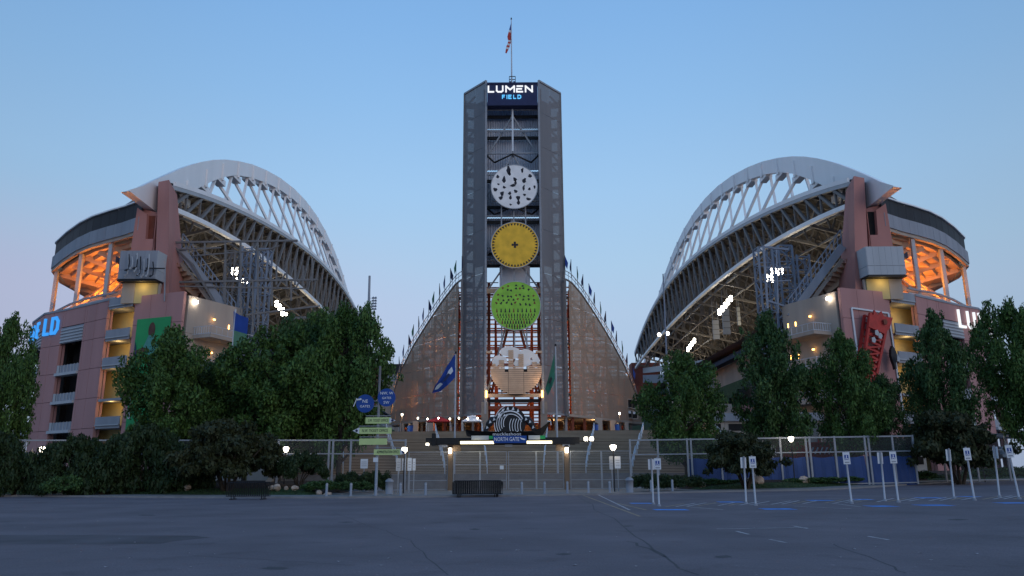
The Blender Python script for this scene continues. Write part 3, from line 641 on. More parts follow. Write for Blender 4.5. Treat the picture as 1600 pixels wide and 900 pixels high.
# ================================================================ SCOREBOARD TOWER
TC = .25; TY = 115.0
T_ = thing('scoreboard_tower', (TC,119,6.9), 'tall central tower with perforated grey side screens and lit letters on top', 'tower')
zT_in, zT_out, zB = 64.4, 64.4, 10.3
def tv(x,y,z): return Vector((TC+x,y,z))
for s in (-1,1):   # angled perforated screens, split into tall sheets
    zs = [10.3,17.5,24.7,31.9,39,46,53,59,64.4]
    for z0,z1 in zip(zs,zs[1:]):
        for k in range(2):
            f = lambda t: tv(s*(4.3+3.85*t),TY+4.4*t,0)
            a,c = f(k/2+.001),f(k/2+.499)
            MB().prism([Vector((a.x,a.y,z0+.02)),Vector((c.x,c.y,z0+.02)),Vector((c.x,c.y,z1-.02)),Vector((a.x,a.y,z1-.02))],Vector((0,.05,0))).build('screen_panel', M['mesh_t'], T_)
    for (t,wd) in ((0,.3),(1,.28)):
        p = f(t); bar('screen_edge_post', M['steel'] if t == 0 else M['grey'], T_, Vector((p.x,p.y-.02,zB-.1)), Vector((p.x,p.y-.02,64.5)), wd)
    a,c = f(0),f(1); bar('screen_top_rail', M['steel'], T_, Vector((a.x,a.y,64.5)), Vector((c.x,c.y,64.5)), .3); bar('screen_bottom_rail', M['steel'], T_, Vector((a.x,a.y,zB)), Vector((c.x,c.y,zB)), .3)
    # lattice legs behind the screens
    for (x,y) in ((8.0,120.0),(6.4,120.4),(4.6,116.2),(8.0,124.5),(4.6,124.5)):
        bar('tower_leg', M['grey'] if y > 121 else M['steel'], T_, tv(s*x,y,6.9), tv(s*x,y,63.5), .34)
    z = 12.0; k = 0
    while z < 62.5:
        bar('lattice_rung', M['grey'], T_, tv(s*8,120,z), tv(s*6.4,120.4,z), .3,.45)
        if k%3 == 0:
            bar('lattice_brace', M['grey'], T_, tv(s*8,120,z), tv(s*6.4,120.4,z+2.1), .3); bar('lattice_rung', M['grey'], T_, tv(s*8,120,z+.5), tv(s*6.4,120.4,z+.5), .3,.5)
        if k%4 == 0 and z < 58:
            bar('side_brace', M['grey'], T_, tv(s*8,120,z), tv(s*8,124.5,z+4.2), .3); bar('side_brace', M['grey'], T_, tv(s*6.4,120.4,z), tv(s*4.6,116.4,z+3.4), .28)
            bar('side_brace', M['grey'], T_, tv(s*8,124.5,z), tv(s*4.6,124.5,z+4.5), .28)
        z += 2.1; k += 1
    # dark cladding strip and corrugated return
    for z0,z1 in ((34,44),(44,54),(54,63)): bar('side_cladding', M['slab'], T_, tv(s*6.2,120.2,(z0+z1)/2), tv(s*4.5,118.6,(z0+z1)/2), .12, z1-z0-.05)
    # concrete pier at the foot
    MB().box(tuple(tv(s*3.9 if s > 0 else -4.9,114.9,5.5)),tuple(tv(4.9 if s > 0 else -3.9,116.4,12.0))).build('concrete_pier', M['pave'], T_)
    lamp('pier_glow', tv(s*4.3,112.6,14.5), (1,.66,.38), 110, .2, T_)
    bar('pier_lamp', M['lampo'], T_, tv(s*4.15,114.7,12.6), tv(s*4.15,114.7,13.6), .22)
for z0,z1 in ((33.8,41.9),(42.1,50.0),(50.2,57.5),(57.6,62.5)):   # corrugated back wall, one sheet per bay
    b = MB(); n = 46; x = -4.6; dx = 9.2/n
    for i in range(n):
        y0 = 118.5+(0 if i%2 else .16); y1 = 118.5+(.16 if i%2 else 0)
        b.quad(tv(x+i*dx,y0,z0),tv(x+i*dx+dx*.5,y0,z0),tv(x+i*dx+dx*.5,y0,z1),tv(x+i*dx,y0,z1))
        b.quad(tv(x+i*dx+dx*.5,y0,z0),tv(x+(i+1)*dx,y1,z0),tv(x+(i+1)*dx,y1,z1),tv(x+i*dx+dx*.5,y0,z1))
    b.build('corrugated_wall', M['corr'], T_)
zb_ = [59.4,51.2,46.6,41.9,36.4,33.2]
bay = [(59.3,55.3),(55.3,47.6),(47.6,40.6),(40.6,33.5)]
for z in (59.3,55.5,47.9,43.4,40.9,35.6,33.6):
    bar('tower_beam', M['black'], T_, tv(-4.4,117.6,z), tv(4.4,117.6,z), .4,.45); bar('tower_beam', M['steel'], T_, tv(-4.35,116.2,z+.6), tv(4.35,116.2,z+.6), .2,.22)
for z0,z1 in ((59.0,52.4),(52.0,45.6),(41.0,35.8),(35.4,29.8)):
    for s in (-1,1): bar('tower_brace', M['steel'], T_, tv(0,116.6,z0), tv(s*4.3,117.0,z1-.6), .22)
    if z0 > 55: bar('king_post', M['wsign'], T_, tv(0,116,60), tv(0,116,z1), .28)
for z in (52.0,43.0): 
    for s in (-1,1): bar('outrigger_brace', M['black'], T_, tv(0,116.0,z), tv(s*3.0,117.4,z-.9), .2); bar('outrigger_brace', M['black'], T_, tv(s*3.0,117.4,z-.9), tv(s*4.3,116.4,z), .2)
bar('tower_beam', M['steel'], T_, tv(-4.3,116.2,52.2), tv(4.3,116.2,52.2), .25)
for x in (-1.85,.1,1.95): bar('disc_hanger', M['steel'], T_, tv(x,114.9,12.8), tv(x,114.9,46.5), .2)
bar('disc_hanger_beam', M['orange'], T_, tv(-4.2,114.9,12.9), tv(4.2,114.9,12.9), .4,.5)
for z in (12.2,11.2): bar('foot_beam', M['rust'] if z < 12 else M['dark'], T_, tv(-3.9,116,z), tv(3.9,116,z), .5,.5)
for s in (-1,1):
    bar('foot_brace', M['steel'], T_, tv(s*4.2,116,13), tv(s*.4,116.2,26.5), .24); bar('foot_brace', M['rust'], T_, tv(s*3.6,117.6,13), tv(s*.6,117.8,25), .4); bar('foot_column', M['rust'], T_, tv(s*3.9,118.0,7), tv(s*3.9,118.0,31), .5)
    bar('lamp_arm', M['orange'], T_, tv(s*4.2,114.8,19.4), tv(s*3.3,114.6,19.4), .3)
box('machine_house', M['corr'], T_, tuple(tv(-2.2,116.8,29.8)), tuple(tv(2.6,118.4,33.4)))
for s in (-1,1): bar('catwalk_rail', M['dark'], T_, tv(s*4.3,118,31), tv(s*2.4,118,31), .12); bar('catwalk', M['dark'], T_, tv(s*4.3,118,29.6), tv(s*2.3,118,29.6), .7,.3)
bar('catwalk', M['orange'], T_, tv(-4.3,116.6,29.3), tv(4.3,116.6,29.3), .3,.7)
# crown: sign board, cage on top
box('sign_board', M['navy'], T_, tuple(tv(-4.1,114.6,59.9)), tuple(tv(4.1,116.5,63.7)))
box('board_rim', M['navy'], T_, tuple(tv(-4.15,114.45,63.72)), tuple(tv(4.15,116.6,63.95)))
cg = [(-.5,115),(.5,115),(-.5,116),(.5,116)]
for x,y in cg: bar('cage_post', M['dark'], T_, tv(x,y,63.95), tv(x,y,65.3), .09)
for z in (65.3,): bar('cage_rail', M['dark'], T_, tv(-.5,115,z), tv(.5,115,z), .1); bar('cage_rail', M['dark'], T_, tv(-.5,116,z), tv(.5,116,z), .1)
for s in (-1,1): box('cage_box', M['navy'], T_, tuple(tv(s*.35-.2,114.9,63.95)), tuple(tv(s*.35+.2,115.4,64.4)))
bar('roof_rail', M['dark'], T_, tv(-4.1,116.4,64.5), tv(4.1,116.4,64.5), .04)
# lit tower lettering
S1 = thing('tower_sign', tv(0,114.5,60), 'white LUMEN above blue FIELD lit letters at the top of the tower', 'sign')
x = TC-3.92; gapL = .3; ww = [1.05,1.1,1.35,1.08,1.2]; gp = [.3,.42,.42,.35,0]
for ch,wd,g in zip('LUMEN',ww,gp):
    letter(ch, M['lumen'], S1, Vector((x,114.5,62.28)), Vector((1,0,0)), Vector((0,0,1)), wd, 1.0, .24, .1); x += wd+g
x = TC-1.65
for ch,wd,g in zip('FIELD',[.5,.02,.55,.45,.6],[.25,.26,.25,.25,0]):
    letter('e' if ch == 'E' else ch, M['fieldc'], S1, Vector((x,114.5,61.08)), Vector((1,0,0)), Vector((0,0,1)), wd, .58, .13, .1); x += wd+g
# ---- flagpole with the striped flag
FP = thing('flagpole', tv(-.1,115.5,64), 'slender white flagpole on top of the central tower', 'flagpole')
MB().tube([tv(-.1,115.5,63.9),tv(-.12,115.5,76.2)],[.13,.06]).build('pole', M['pole'], FP); MB().tube([tv(-.12,115.5,76.2),tv(-.12,115.5,76.5)],[.12,.1]).build('finial', M['dark'], FP)
FG = thing('flag', tv(-.2,115.5,75), 'limp flag with red and white stripes hanging high above the tower', 'flag')
sh = [(-.12,75.6,-.12),(-.5,74.2,-.12),(-.8,72.9,-.14),(-.65,72.0,-.2),(-1.0,71.0,-.45),(-1.15,69.9,-.95)]
for k in range(len(sh)-1):
    (a0,z0,b0),(a1,z1,b1) = sh[k],sh[k+1]; mt = [M['flagb'],M['wsign'],M['red'],M['flagb'],M['red']][k]
    n_ = 1 if k == 0 else 3
    for j in range(n_):
        t0,t1 = j/n_,(j+1)/n_; q = lambda t: (a0+(a1-a0)*t, z0+(z1-z0)*t, b0+(b1-b0)*t)
        A_,B2 = q(t0),q(t1); mt2 = mt if k == 0 else [M['red'],M['wsign'],M['red']][(j+k)%3]
        MB().prism([tv(A_[0],115.4,A_[1]),tv(A_[2],115.6,A_[1]),tv(B2[2],115.6,B2[1]),tv(B2[0],115.4,B2[1])],Vector((0,.05,0))).build('canton' if k == 0 else 'stripe', mt2, FG)
# ---- the four discs
def disc(px, r, mt, label):
    c = at(px[0],px[1],113.9); D = thing('painted_disc', c, label, 'disc', None)
    MB().prism(disc_pts(c,r,n=56),(0,.18,0)).build('face', mt, D)
    rim = MB(); pts = disc_pts(c,r+.03,n=57)[:56]; pts.append(pts[0])
    for p,q in zip(pts,pts[1:]): rim.bar(p+Vector((0,.1,0)),q+Vector((0,.1,0)),.1,.26,up=Vector((0,1,0)))
    rim.build('rim', M['panel'], D); return D,c
rd = random.Random(11)
D,c = disc((803.5,291.5),3.62,M['wdisc'],'large white disc with irregular black cut-outs, topmost on the tower')
bl = [(-.9,2.9,.5,1.2),(-.7,2.2,.3,.5),(1.3,2.7,.3,.8),(2.5,1.8,.5,.4),(-2.6,1.7,.4,.4),(-1.6,1.2,.45,.8),(.1,1.2,.45,.6),(.2,.7,.3,.6),(-.2,.2,.7,.35),(1.6,1.0,.5,.7),(-2.5,.4,.3,.3),(-1.6,-.1,.4,.35),(-3.0,-.5,.5,.6),(1.5,-.2,.3,.8),(2.4,-.4,.35,.35),(3.2,-.1,.25,.6),(-1.9,-1.2,.45,.8),(-2.1,-1.9,.5,.6),(-.7,-1.1,.4,.4),(-.6,-1.8,.35,.5),(.2,-.8,.45,.5),(.6,-1.9,.5,.7),(.65,-2.6,.4,.6),(1.6,-1.4,.35,.4),(2.2,-2.1,.6,.4),(-.6,-3.0,.3,.25)]
for x,z,wx,wz in bl:
    n_ = 9; ph = rd.random()*6
    pts = [c+Vector((x+wx*.62*(1+.35*math.sin(3*a+ph))*math.cos(a),-.02,z+wz*.62*(1+.3*math.cos(2*a+ph))*math.sin(a))) for a in [k*2*math.pi/n_ for k in range(n_)]]
    MB().prism(pts,(0,.03,0)).build('cut_out', M['text'], D)
D,c = disc((804.5,382.5),3.66,M['yellow'],'large yellow disc with a ring of dark triangles round a small cross')
for k in range(44):
    a = k*2*math.pi/44; u_ = Vector((math.cos(a),0,math.sin(a))); v_ = Vector((-math.sin(a),0,math.cos(a)))
    wz = .2; o_ = Vector((0,-.02,0))
    tip = 3.0 if True else 0
    MB().prism([c+o_+u_*3.5-v_*wz,c+o_+u_*3.5+v_*wz,c+o_+u_*3.08],(0,.03,0)).build('triangle', M['text'], D)
for dx,dz in ((0,0),(.34,0),(-.34,0),(0,.34),(0,-.34)): box('cross_mark', M['text'], D, tuple(c+Vector((dx-.16,-.03,dz-.16))), tuple(c+Vector((dx+.16,.0,dz+.16))))
D,c = disc((806,477.5),3.75,M['green'],'large bright green disc with rows of small dark slots, third down the tower')
for (z,n_,sz,hh) in ((3.1,3,.2,.13),(2.55,7,.2,.14),(1.6,9,.2,.13),(1.0,8,.18,.15),(.3,9,.16,.2),(-.75,10,.12,.3),(-1.4,14,.1,.2),(-1.75,14,.1,.12),(-2.1,12,.1,.16),(-2.55,11,.13,.26),(-3.1,8,.13,.26),(-3.45,4,.1,.15)):
    half = math.sqrt(3.55**2-z*z)
    for k in range(n_):
        x = -half*.92+2*half*.92*(k+.5)/n_+rd.uniform(-.1,.1)*(z > 0); a = rd.uniform(-.9,.9) if z > 0 else 0; z_ = z+(rd.uniform(-.2,.2) if z > 0 else 0)
        if x*x+z_*z_ > 3.5**2: continue
        u_ = Vector((math.cos(a),0,math.sin(a))); v_ = Vector((-math.sin(a),0,math.cos(a))); q = c+Vector((x,-.02,z_))
        MB().prism([q-u_*sz-v_*hh,q+u_*sz-v_*hh,q+u_*sz*.4+v_*hh,q-u_*sz*.4+v_*hh],(0,.03,0)).build('slot', M['text'] if k%4 else M['rust'], D)
c = at(806.5,577.5,113.9); r = 3.85; D = thing('painted_disc', c, 'large disc of tan slats below white cloud shapes, lowest on the tower', 'disc')
def heights(x): # skyline top for a column
    for x0,x1,h in ((-2.55,-1.8,1.55),(-1.15,-.4,3.1),(.35,1.1,2.5),(2.35,3.1,1.3)):
        if x0 <= x <= x1: return h
    return .55 if not (-1.7 <= x <= -1.2 or 1.15 <= x <= 1.65) else -.4
xsn = [-3.8,-2.55,-1.8,-1.7,-1.2,-1.15,-.4,.35,1.1,1.15,1.65,2.35,3.1,3.8]
z = -3.6
while z < 3.2:
    for x0,x1 in zip(xsn,xsn[1:]):
        h = heights((x0+x1)/2)
        if z+.2 > h: continue
        hf = math.sqrt(max(0,r*r-max(abs(z),abs(z+.24))**2)); a,b2 = max(x0,-hf),min(x1,hf)
        if b2-a < .1: continue
        box('slat', M['tan'], D, tuple(c+Vector((a,0,z))), tuple(c+Vector((b2,.06,z+.24))))
    z += .3
bkp = [c+Vector((r*.985*math.cos(a),.08,r*.985*math.sin(a))) for a in [math.pi-.02+k*(math.pi+.04)/30 for k in range(31)]]
MB().prism(bkp,(0,.03,0)).build('backing_plate', M['void'], D)
ci = MB()
for x,z,wx,wz in ((-1.0,2.8,1.5,.75),(-.2,2.4,.9,.8),(-2.4,1.5,1.1,.65),(-3.0,1.1,.6,.6),(1.6,2.3,1.15,.8),(1.3,1.1,1.3,.65),(.3,1.0,.7,.5),(3.0,1.6,.6,.75),(2.9,1.0,.6,.5)):
    pts = []
    for k in range(14):
        a = k*2*math.pi/14; px_ = x+wx*(1+.13*math.sin(4*a+x))*math.cos(a); pz = z+wz*(1+.13*math.cos(3*a))*math.sin(a); rr_ = math.hypot(px_,pz)
        if rr_ > r-.02: px_,pz = px_*(r-.02)/rr_,pz*(r-.02)/rr_
        pts.append(c+Vector((px_,.12+.02*(x > 0)+.01*len(ci.v)/28,pz)))
    MB().prism(pts,(0,.008,0)).build('cloud_shape', M['cloudw'], D); ci.v += pts
for x in (-3.6,3.6): bar('clip', M['orange'], D, c+Vector((x,-.05,.75)), c+Vector((x*.85,-.05,.75)), .25)
# ================================================================ NORTH BLEACHERS BEHIND THE TOWER
BL = thing('bleachers', (TC,130,6.9), 'open triangular bleachers behind perforated brown screens, flanking the central tower', 'bleachers')
def wing(s):
    i0 = Vector((TC+s*8.2,118.3,0)); bo = at(1003,657,139.5) if s > 0 else at(610,657,139.5)
    io = Vector((bo.x,bo.y,0)); zb = 10.2; ztp = 31.6; top_in = .13
    def w_(t,z): p = i0+(io-i0)*t; return Vector((p.x,p.y,z))
    # apex point where the slope starts
    tab = [(0,31.6),(.07,31.5),(.2,30.1),(.39,27.1),(.58,23.7),(.77,19.8),(.92,15.3),(1,11.3)] if s > 0 else [(0,31.6),(.07,31.4),(.26,29.2),(.46,26.4),(.67,23.2),(.87,19),(.95,16.3),(1,11.5)]
    tz = lambda t: float(np.interp(t,[q[0] for q in tab],[q[1] for q in tab]))
    return w_,tz
for s in (-1,1):
    w_,tz = wing(s); n = 12
    for k in range(n):
        t0,t1 = k/n+.04*(k == 0),(k+1)/n
        zz = [10.2,14.5,18.8,23.1,27.4,31.7]
        for z0,z1 in zip(zz,zz[1:]):
            a1,c1 = min(z1,tz(t0)),min(z1,tz(t1))
            if a1 <= z0+.05: continue
            e = .003; poly = [w_(t0+e*.2,z0+.015),w_(t1-e*.2,z0+.015)]
            if c1 > z0+.1: poly.append(w_(t1-e*.2,c1-.015))
            else:
                tt = t1
                for q in range(40):
                    tt = t0+(t1-t0)*(q+1)/40
                    if tz(tt) <= z0+.03: break
                poly = [w_(t0,z0+.015),w_(tt,z0+.015)]
            poly.append(w_(t0+e*.2,a1-.015))
            MB().prism(poly,Vector((0,.05,0))).build('wing_screen', M['mesh_w'], BL)
    for k in range(24):
        a,c = w_(k/24,tz(k/24)),w_((k+1)/24,tz((k+1)/24)); bar('edge_rail', M['grey'], BL, a, c, .22)
        bar('guard_rail', M['steel'], BL, a+Vector((0,.3,1.5)), c+Vector((0,.3,1.5)), .09); bar('guard_rail', M['steel'], BL, a+Vector((0,.3,.9)), c+Vector((0,.3,.9)), .06); bar('guard_post', M['steel'], BL, a+Vector((0,.3,0)), a+Vector((0,.3,1.5)), .07)
    bar('base_rail', M['beige'], BL, w_(0,10.2), w_(1,10.2), .3,.35)
    bar('edge_post', M['grey'], BL, w_(.0,9.9), w_(.0,31.6), .3)
    # back frame behind the screen
    for t in (.06,.2,.36,.52,.68,.84):
        p = w_(t,0)+Vector((0,1.2,0)); bar('frame_column', M['rust'] if t < .5 else M['grey'], BL, Vector((p.x,p.y,7)), Vector((p.x,p.y,tz(t)-.3)), .38)
    for z in (13.5,17.5,21.5,25.5,29.0):
        tm = 1.0
        while tz(tm) < z+.5: tm -= .02
        a,c = w_(.02,z),w_(tm,z-1.2); bar('frame_beam', M['grey'], BL, a+Vector((0,1.3,0)), c+Vector((0,1.3,0)), .3,.4)
    for (ta,za,tb_,zb2) in ((.05,29,.4,13.5),(.5,21,.1,12),(.05,20,.36,29),(.36,14,.68,18),(.84,11,.52,19)):
        za,zb2 = min(za,tz(ta)-.5),min(zb2,tz(tb_)-.5); bar('frame_brace', M['grey'], BL, w_(ta,za)+Vector((0,1.6,0)), w_(tb_,zb2)+Vector((0,1.6,0)), .3)
nrow = 36
for r in range(nrow):   # tread planks, sky shows between them
    t = r/(nrow-1); z = 31.0-21.0*t; y = 121.5+1.35*(31-z); hw = min(22,8.2+14.2*max(0,(y-119.6)/21.2))
    for s in (-1,1):
        bar('bench_plank', M['alu'], BL, (TC+s*.02,y,z), (TC+s*hw,y,z), .55,.07)
        bar('riser_board', M['rust'], BL, (TC+s*.02,y+.28,z+.12), (TC+s*hw,y+.28,z+.12), .05,.17)
    if r%4 == 1: bar('cross_beam', M['rust'], BL, (TC-hw,y+.1,z-.35), (TC+hw,y+.1,z-.35), .18,.3)
for x in (-20,-16,-12,-9,-6,-3,0,3,6,9,12,16,20):
    y0 = 121.5+max(0,(abs(x)-8.2)/14.2*21.2-1); a = Vector((TC+x,y0,31-(y0-121.5)/1.35-.4)); c = Vector((TC+x,149.5,9.8))
    bar('raker', M['rust'], BL, a, c, .24,.5)
    for yy in (124,131,138,144):
        zc = 31-(yy-121.5)/1.35-.5
        if yy > a.y and zc > 8: bar('column', M['rust'], BL, (TC+x,yy,7), (TC+x,yy,zc), .3)
for s in (-1,1):
    bar('knee_brace', M['rust'], BL, (TC+s*9,124,9), (TC+s*2,124,22), .35); bar('knee_brace', M['rust'], BL, (TC+s*2,126,12), (TC+s*9,126,24), .3); bar('knee_brace', M['rust'], BL, (TC+s*17,134,9), (TC+s*10,130,20), .3)
# concourse under the bleachers
box('concourse_wall', M['brownwall'], BL, (TC-19,139.5,6.9), (TC+19,140,10.0))
for s in (-1,1):
    for k,(u,v) in enumerate(((935,650),(957,650),(978,652))):
        p = at(u,v,124+k*5); p.x = TC+s*(p.x-TC); bar('pier', M['beige'], BL, (p.x,p.y,6.9), (p.x,p.y,10.1), 1.1-.2*k,.9)
    box('tier_soffit', M['beige'], BL, *( (lambda q:((min(q),120.5,10.0),(max(q),142,10.15)))((TC+s*4.2,TC+s*9)) ))
    w_,tz = wing(s)
    MB().prism([Vector((TC+s*9.02,120.5,10.0)),w_(.06,10.0)+Vector((0,.4,0)),w_(1,10.0)+Vector((0,.4,0)),Vector((TC+s*22,143,10.0)),Vector((TC+s*9.02,143,10))],(0,0,.12)).build('tier_soffit', M['beige'], BL)
for x,y,z,pw in ((-10.5,126,16,1200),(-15,133,14,1500),(-18.5,139,13,900),(-6.4,122.5,14,300),(6.4,122.5,14,400),(-12,129,22,800),(11,128,17,1300),(14,133,13,1000),(18,139,13,350),(11,127,24,500),(-10,124,20,260),(10,124,22,220),(0,121,15,300),(-17,134,13,300),(17,134,13,160),(4.6,119.5,25,110)):
    lamp('under_stand_lamp', (TC+x,y,z), (1,.4,.1), pw, .3, BL)
for x in (-13,-6.5,6.5,13): lamp('concourse_lamp', (TC+x,126,9.6), (1,.62,.3), 150, .2, BL)
# ornate ticket windows at the right end of the right screen
w_,tz = wing(1)
WN = []
for (u0,u1,v0,v1) in ((980.5,986.5,624,638),(987.5,995,625.5,639),(980.5,986.5,641,654),(987.5,995,642.5,655)):
    p,q = at(u0,v0,135),at(u1,v1,136.2); f_ = box('window', M['void'], BL, (p.x,135.2,q.z), (q.x,135.5,p.z)); 
    fr = MB(); 
    for a,c in (((p.x,135.1,p.z),(q.x,135.1,p.z)),((p.x,135.1,q.z),(q.x,135.1,q.z)),((p.x,135.1,p.z),(p.x,135.1,q.z)),((q.x,135.1,p.z),(q.x,135.1,q.z))): fr.bar(a,c,.12)
    fr.build('window_frame', M['beige'], BL)
    if v0 > 640: box('notice', M['wsign'], BL, (p.x+.15,135.0,q.z+.8), (p.x+.6,135.05,q.z+1.2))
# ---- pennants on poles along the two slopes
def pennant(s,k,t):
    w_,tz = wing(s); p = w_(t,tz(t)+.9)+Vector((0,.5,0)); h = 3.2
    o = thing('pennant_pole', p, f'', 'pennant')
    MB().tube([p,p+Vector((0,0,h))],.045,6).build('pole', M['dark'], o)
    d = -1 if k%2 else 1; sw = [.25,.5,.35,.18][(k*7+s)%4]; mt = [M['navy'],M['flagb'],M['navy'],M['flagg']][(k*3+(s > 0))%4]
    MB().prism([p+Vector((0,0,h)),p+Vector((d*sw,0,h*.6)),p+Vector((d*sw*.7,0,h*.28)),p+Vector((0,0,h*.5))],(0,.05,0)).build('cloth', mt, o)
    return o
for s in (-1,1):
    for k in range(13):
        o = pennant(s,k,.005 if k == 0 else .08+.074*(k-1)); o['group'] = 'pennants along the sloping bleacher edges'
        o['label'] = ('dark furled pennant on a pole along the left sloping bleacher edge' if s < 0 else 'dark furled pennant on a pole along the right sloping bleacher edge')
# ================================================================ STAIRS AND PLAZA
st = MB(); s0_ = MB(); nst = 38
y0s,y1s = 77.0,100.0; z = .12; flights = [(77.5,81.2,.12,1.6),(83.0,88.0,1.6,3.6),(89.6,94.2,3.6,5.3),(95.6,100.0,5.3,6.9)]
for (a,c,z0,z1) in flights:
    n_ = round((z1-z0)/.17)
    for k in range(n_): 
        yy = a+(c-a)*k/n_; zz = z0+(z1-z0)*(k+1)/n_; w2 = 24
        (s0_ if z0 < 1 else st).box((-w2,yy,z0-1.7),(w2+1,yy+(c-a)/n_+(.0 if k < n_-1 else 1.9),zz))
tag(s0_.build('lower_steps', M['kerb']),'grey lower concrete steps just behind the gate',kind='structure')
sn = MB()
for (a,c,z0,z1) in flights[1:]:
    n_ = round((z1-z0)/.17)
    for k in range(n_): yy = a+(c-a)*k/n_; zz = z0+(z1-z0)*(k+1)/n_; sn.box((-23.9,yy-.012,zz-.1),(24.9,yy-.003,zz-.02))
tag(sn.build('stair_nosing', M['gpost']),'dark nosing strips on the broad steps',kind='structure')
o = st.build('stairs', M['stair']); tag(o,'broad flight of brown concrete steps rising behind the gate',kind='structure')
o = MB().box((-27,100.01,0),(28,150,6.9)).build('plaza', M['pave']); tag(o,'raised plaza deck at the head of the steps',kind='structure')
for s in (-1,1): tag(MB().prism([(s*24.0+.5,77,-.5),(s*24+.5,100.5,-.5),(s*24+.5,100.5,7.6),(s*24+.5,97,7.6),(s*24+.5,77,1.0)],(s*.6,0,0)).build('cheek_wall', M['beige']), 'sloping concrete cheek wall beside the broad steps',kind='structure')
k = 0
hx = ((2.6,4.2),(6.6,10.2),(11,16.5),(17,22))
order = {0:'innermost',1:'second from the middle',2:'third from the middle',3:'outermost'}
for s in (-1,1):
    for j,(x0,x1) in enumerate(hx):
        H = thing('stair_handrail', (TC+s*x0,78,.2), f'pale double handrail in flights up the broad steps, {order[j]} on the {"left" if s<0 else "right"}', 'handrail')
        for (a,c,z0,z1) in flights[1:]:
            f = lambda yy: s*(x0+(x1-x0)*(yy-78)/22)+TC
            for dz in (.95,.5): bar('rail', M['wsign'], H, (f(a),a,z0+dz+.1), (f(c),c,z1+dz), .07)
            for q in range(4): t = q/3; bar('post', M['wsign'], H, (f(a+(c-a)*t),a+(c-a)*t,z0+(z1-z0)*t), (f(a+(c-a)*t),a+(c-a)*t,z0+(z1-z0)*t+1.0), .08)
# plaza furniture: tents, bins
tn = at(686,652,112); A_ = thing('canopy_tent', (tn.x,112,6.9), 'small red and white canopy tent standing on the raised plaza', 'tent')
MB().add([(tn.x-1.8,111,8.9),(tn.x+1.8,111,8.9),(tn.x+1.8,114,8.9),(tn.x-1.8,114,8.9),(tn.x,112.5,9.8)],[(0,1,4),(1,2,4),(2,3,4),(3,0,4)]).build('roof', M['red'], A_)
for dx in (-1.7,1.7):
    for y in (111.1,113.9): bar('leg', M['pole'], A_, (tn.x+dx,y,6.9), (tn.x+dx,y,8.9), .08)
p = at(738,650,112); A_ = thing('canopy_tent', (p.x,112,6.9), 'small white canopy tent on the plaza left of the tower', 'tent')
MB().add([(p.x-1.5,111,8.9),(p.x+1.5,111,8.9),(p.x+1.5,114,8.9),(p.x-1.5,114,8.9),(p.x,112.5,9.9)],[(0,1,4),(1,2,4),(2,3,4),(3,0,4)]).build('roof', M['white'], A_)
for dx in (-1.4,1.4):
    for y in (111.1,113.9): bar('leg', M['pole'], A_, (p.x+dx,y,6.9), (p.x+dx,y,8.9), .08)
for u,lab in ((931,'dark blue litter bin beside the brown plaza pier'),(965,'dark blue litter bin at the right end of the plaza'),(641,'dark blue litter bin at the left end of the plaza')):
    p = at(u,672,104); A_ = thing('litter_bin', (p.x,104,6.9), lab, 'litter bin'); MB().tube([(p.x,104,6.9),(p.x,104,7.9)],[.32,.38],12).build('body', M['blue'], A_); MB().tube([(p.x,104,7.9),(p.x,104,8.15)],[.4,.2],12).build('lid', M['black'], A_)
# ================================================================ MURALS AND RELIEFS ON THE FACADES
P0,P1 = KL[2]
ml = KL[1]
def onwall(mf, t, z, off=.3):
    a,c = P0,P1; p = a+(c-a)*t; n = Vector((c.y-a.y,-(c.x-a.x),0)).normalized()
    return mf((p.x+n.x*off,p.y+n.y*off-.05,z))
def wallpoly(mf, pts, mt, parent, name, off): # pts in (t, z)
    q = [onwall(mf,t,z,off) for t,z in pts]; return MB().prism(q,(0,-.03,0)).build(name, mt, parent)
PO = thing('mural_banner', onwall(ml,.5,9), 'tall green banner with two dark figures hung on the left pink facade', 'banner')
wallpoly(ml,[(.2,7.5),(.9,7.5),(.9,22.6),(.2,22.6)],M['poster'],PO,'sheet',.3)
def blob(cx,cz,rx,rz,n=14,t0=0): return [(cx+rx*math.cos(t0+k*2*math.pi/n)/10.8,cz+rz*math.sin(t0+k*2*math.pi/n)) for k in range(n)]
wallpoly(ml,blob(.57,20.9,.75,1.1),M['skin'],PO,'figure_head',.34); wallpoly(ml,blob(.3,19.3,.5,.75),M['skin'],PO,'figure_head',.34)
wallpoly(ml,[(.62,20.2),(.5,20.2),(.46,19),(.35,18.2),(.36,16.8),(.6,17.6),(.72,18.4)],mat('teal_jersey',(.08,.28,.24),.8),PO,'figure_jersey',.36)
wallpoly(ml,[(.58,18.3),(.72,18.6),(.86,18.2),(.885,17.6),(.7,17.9)],M['skin'],PO,'figure_arm',.38)
wallpoly(ml,[(.84,18.2),(.88,19.5),(.89,17),(.87,16.0),(.83,16.6)],M['navy'],PO,'figure_arm',.39)
wallpoly(ml,[(.24,18.8),(.4,18.6),(.44,17),(.4,14),(.22,14)],M['skin'],PO,'figure_body',.35)
wallpoly(ml,[(.82,9),(.87,9),(.87,13.5),(.83,13.5)],M['wsign'],PO,'white_print',.35)
mr_ = KR[1]
FR = thing('wall_relief_frame', onwall(mr_,.5,16), 'thin white outline frame painted around the red crane on the right facade', 'frame')
fr = [(.2,15.2),(.18,23.2),(.93,22.9),(1.0,6.5)]
for a,c in zip(fr,fr[1:]): bar('frame_bar', M['wsign'], FR, onwall(mr_,*a,.32), onwall(mr_,*c,.32), .22,.22)
CR = thing('red_crane_relief', onwall(mr_,.4,14), 'bright red lattice crane boom leaning up across the right pink facade', 'crane')
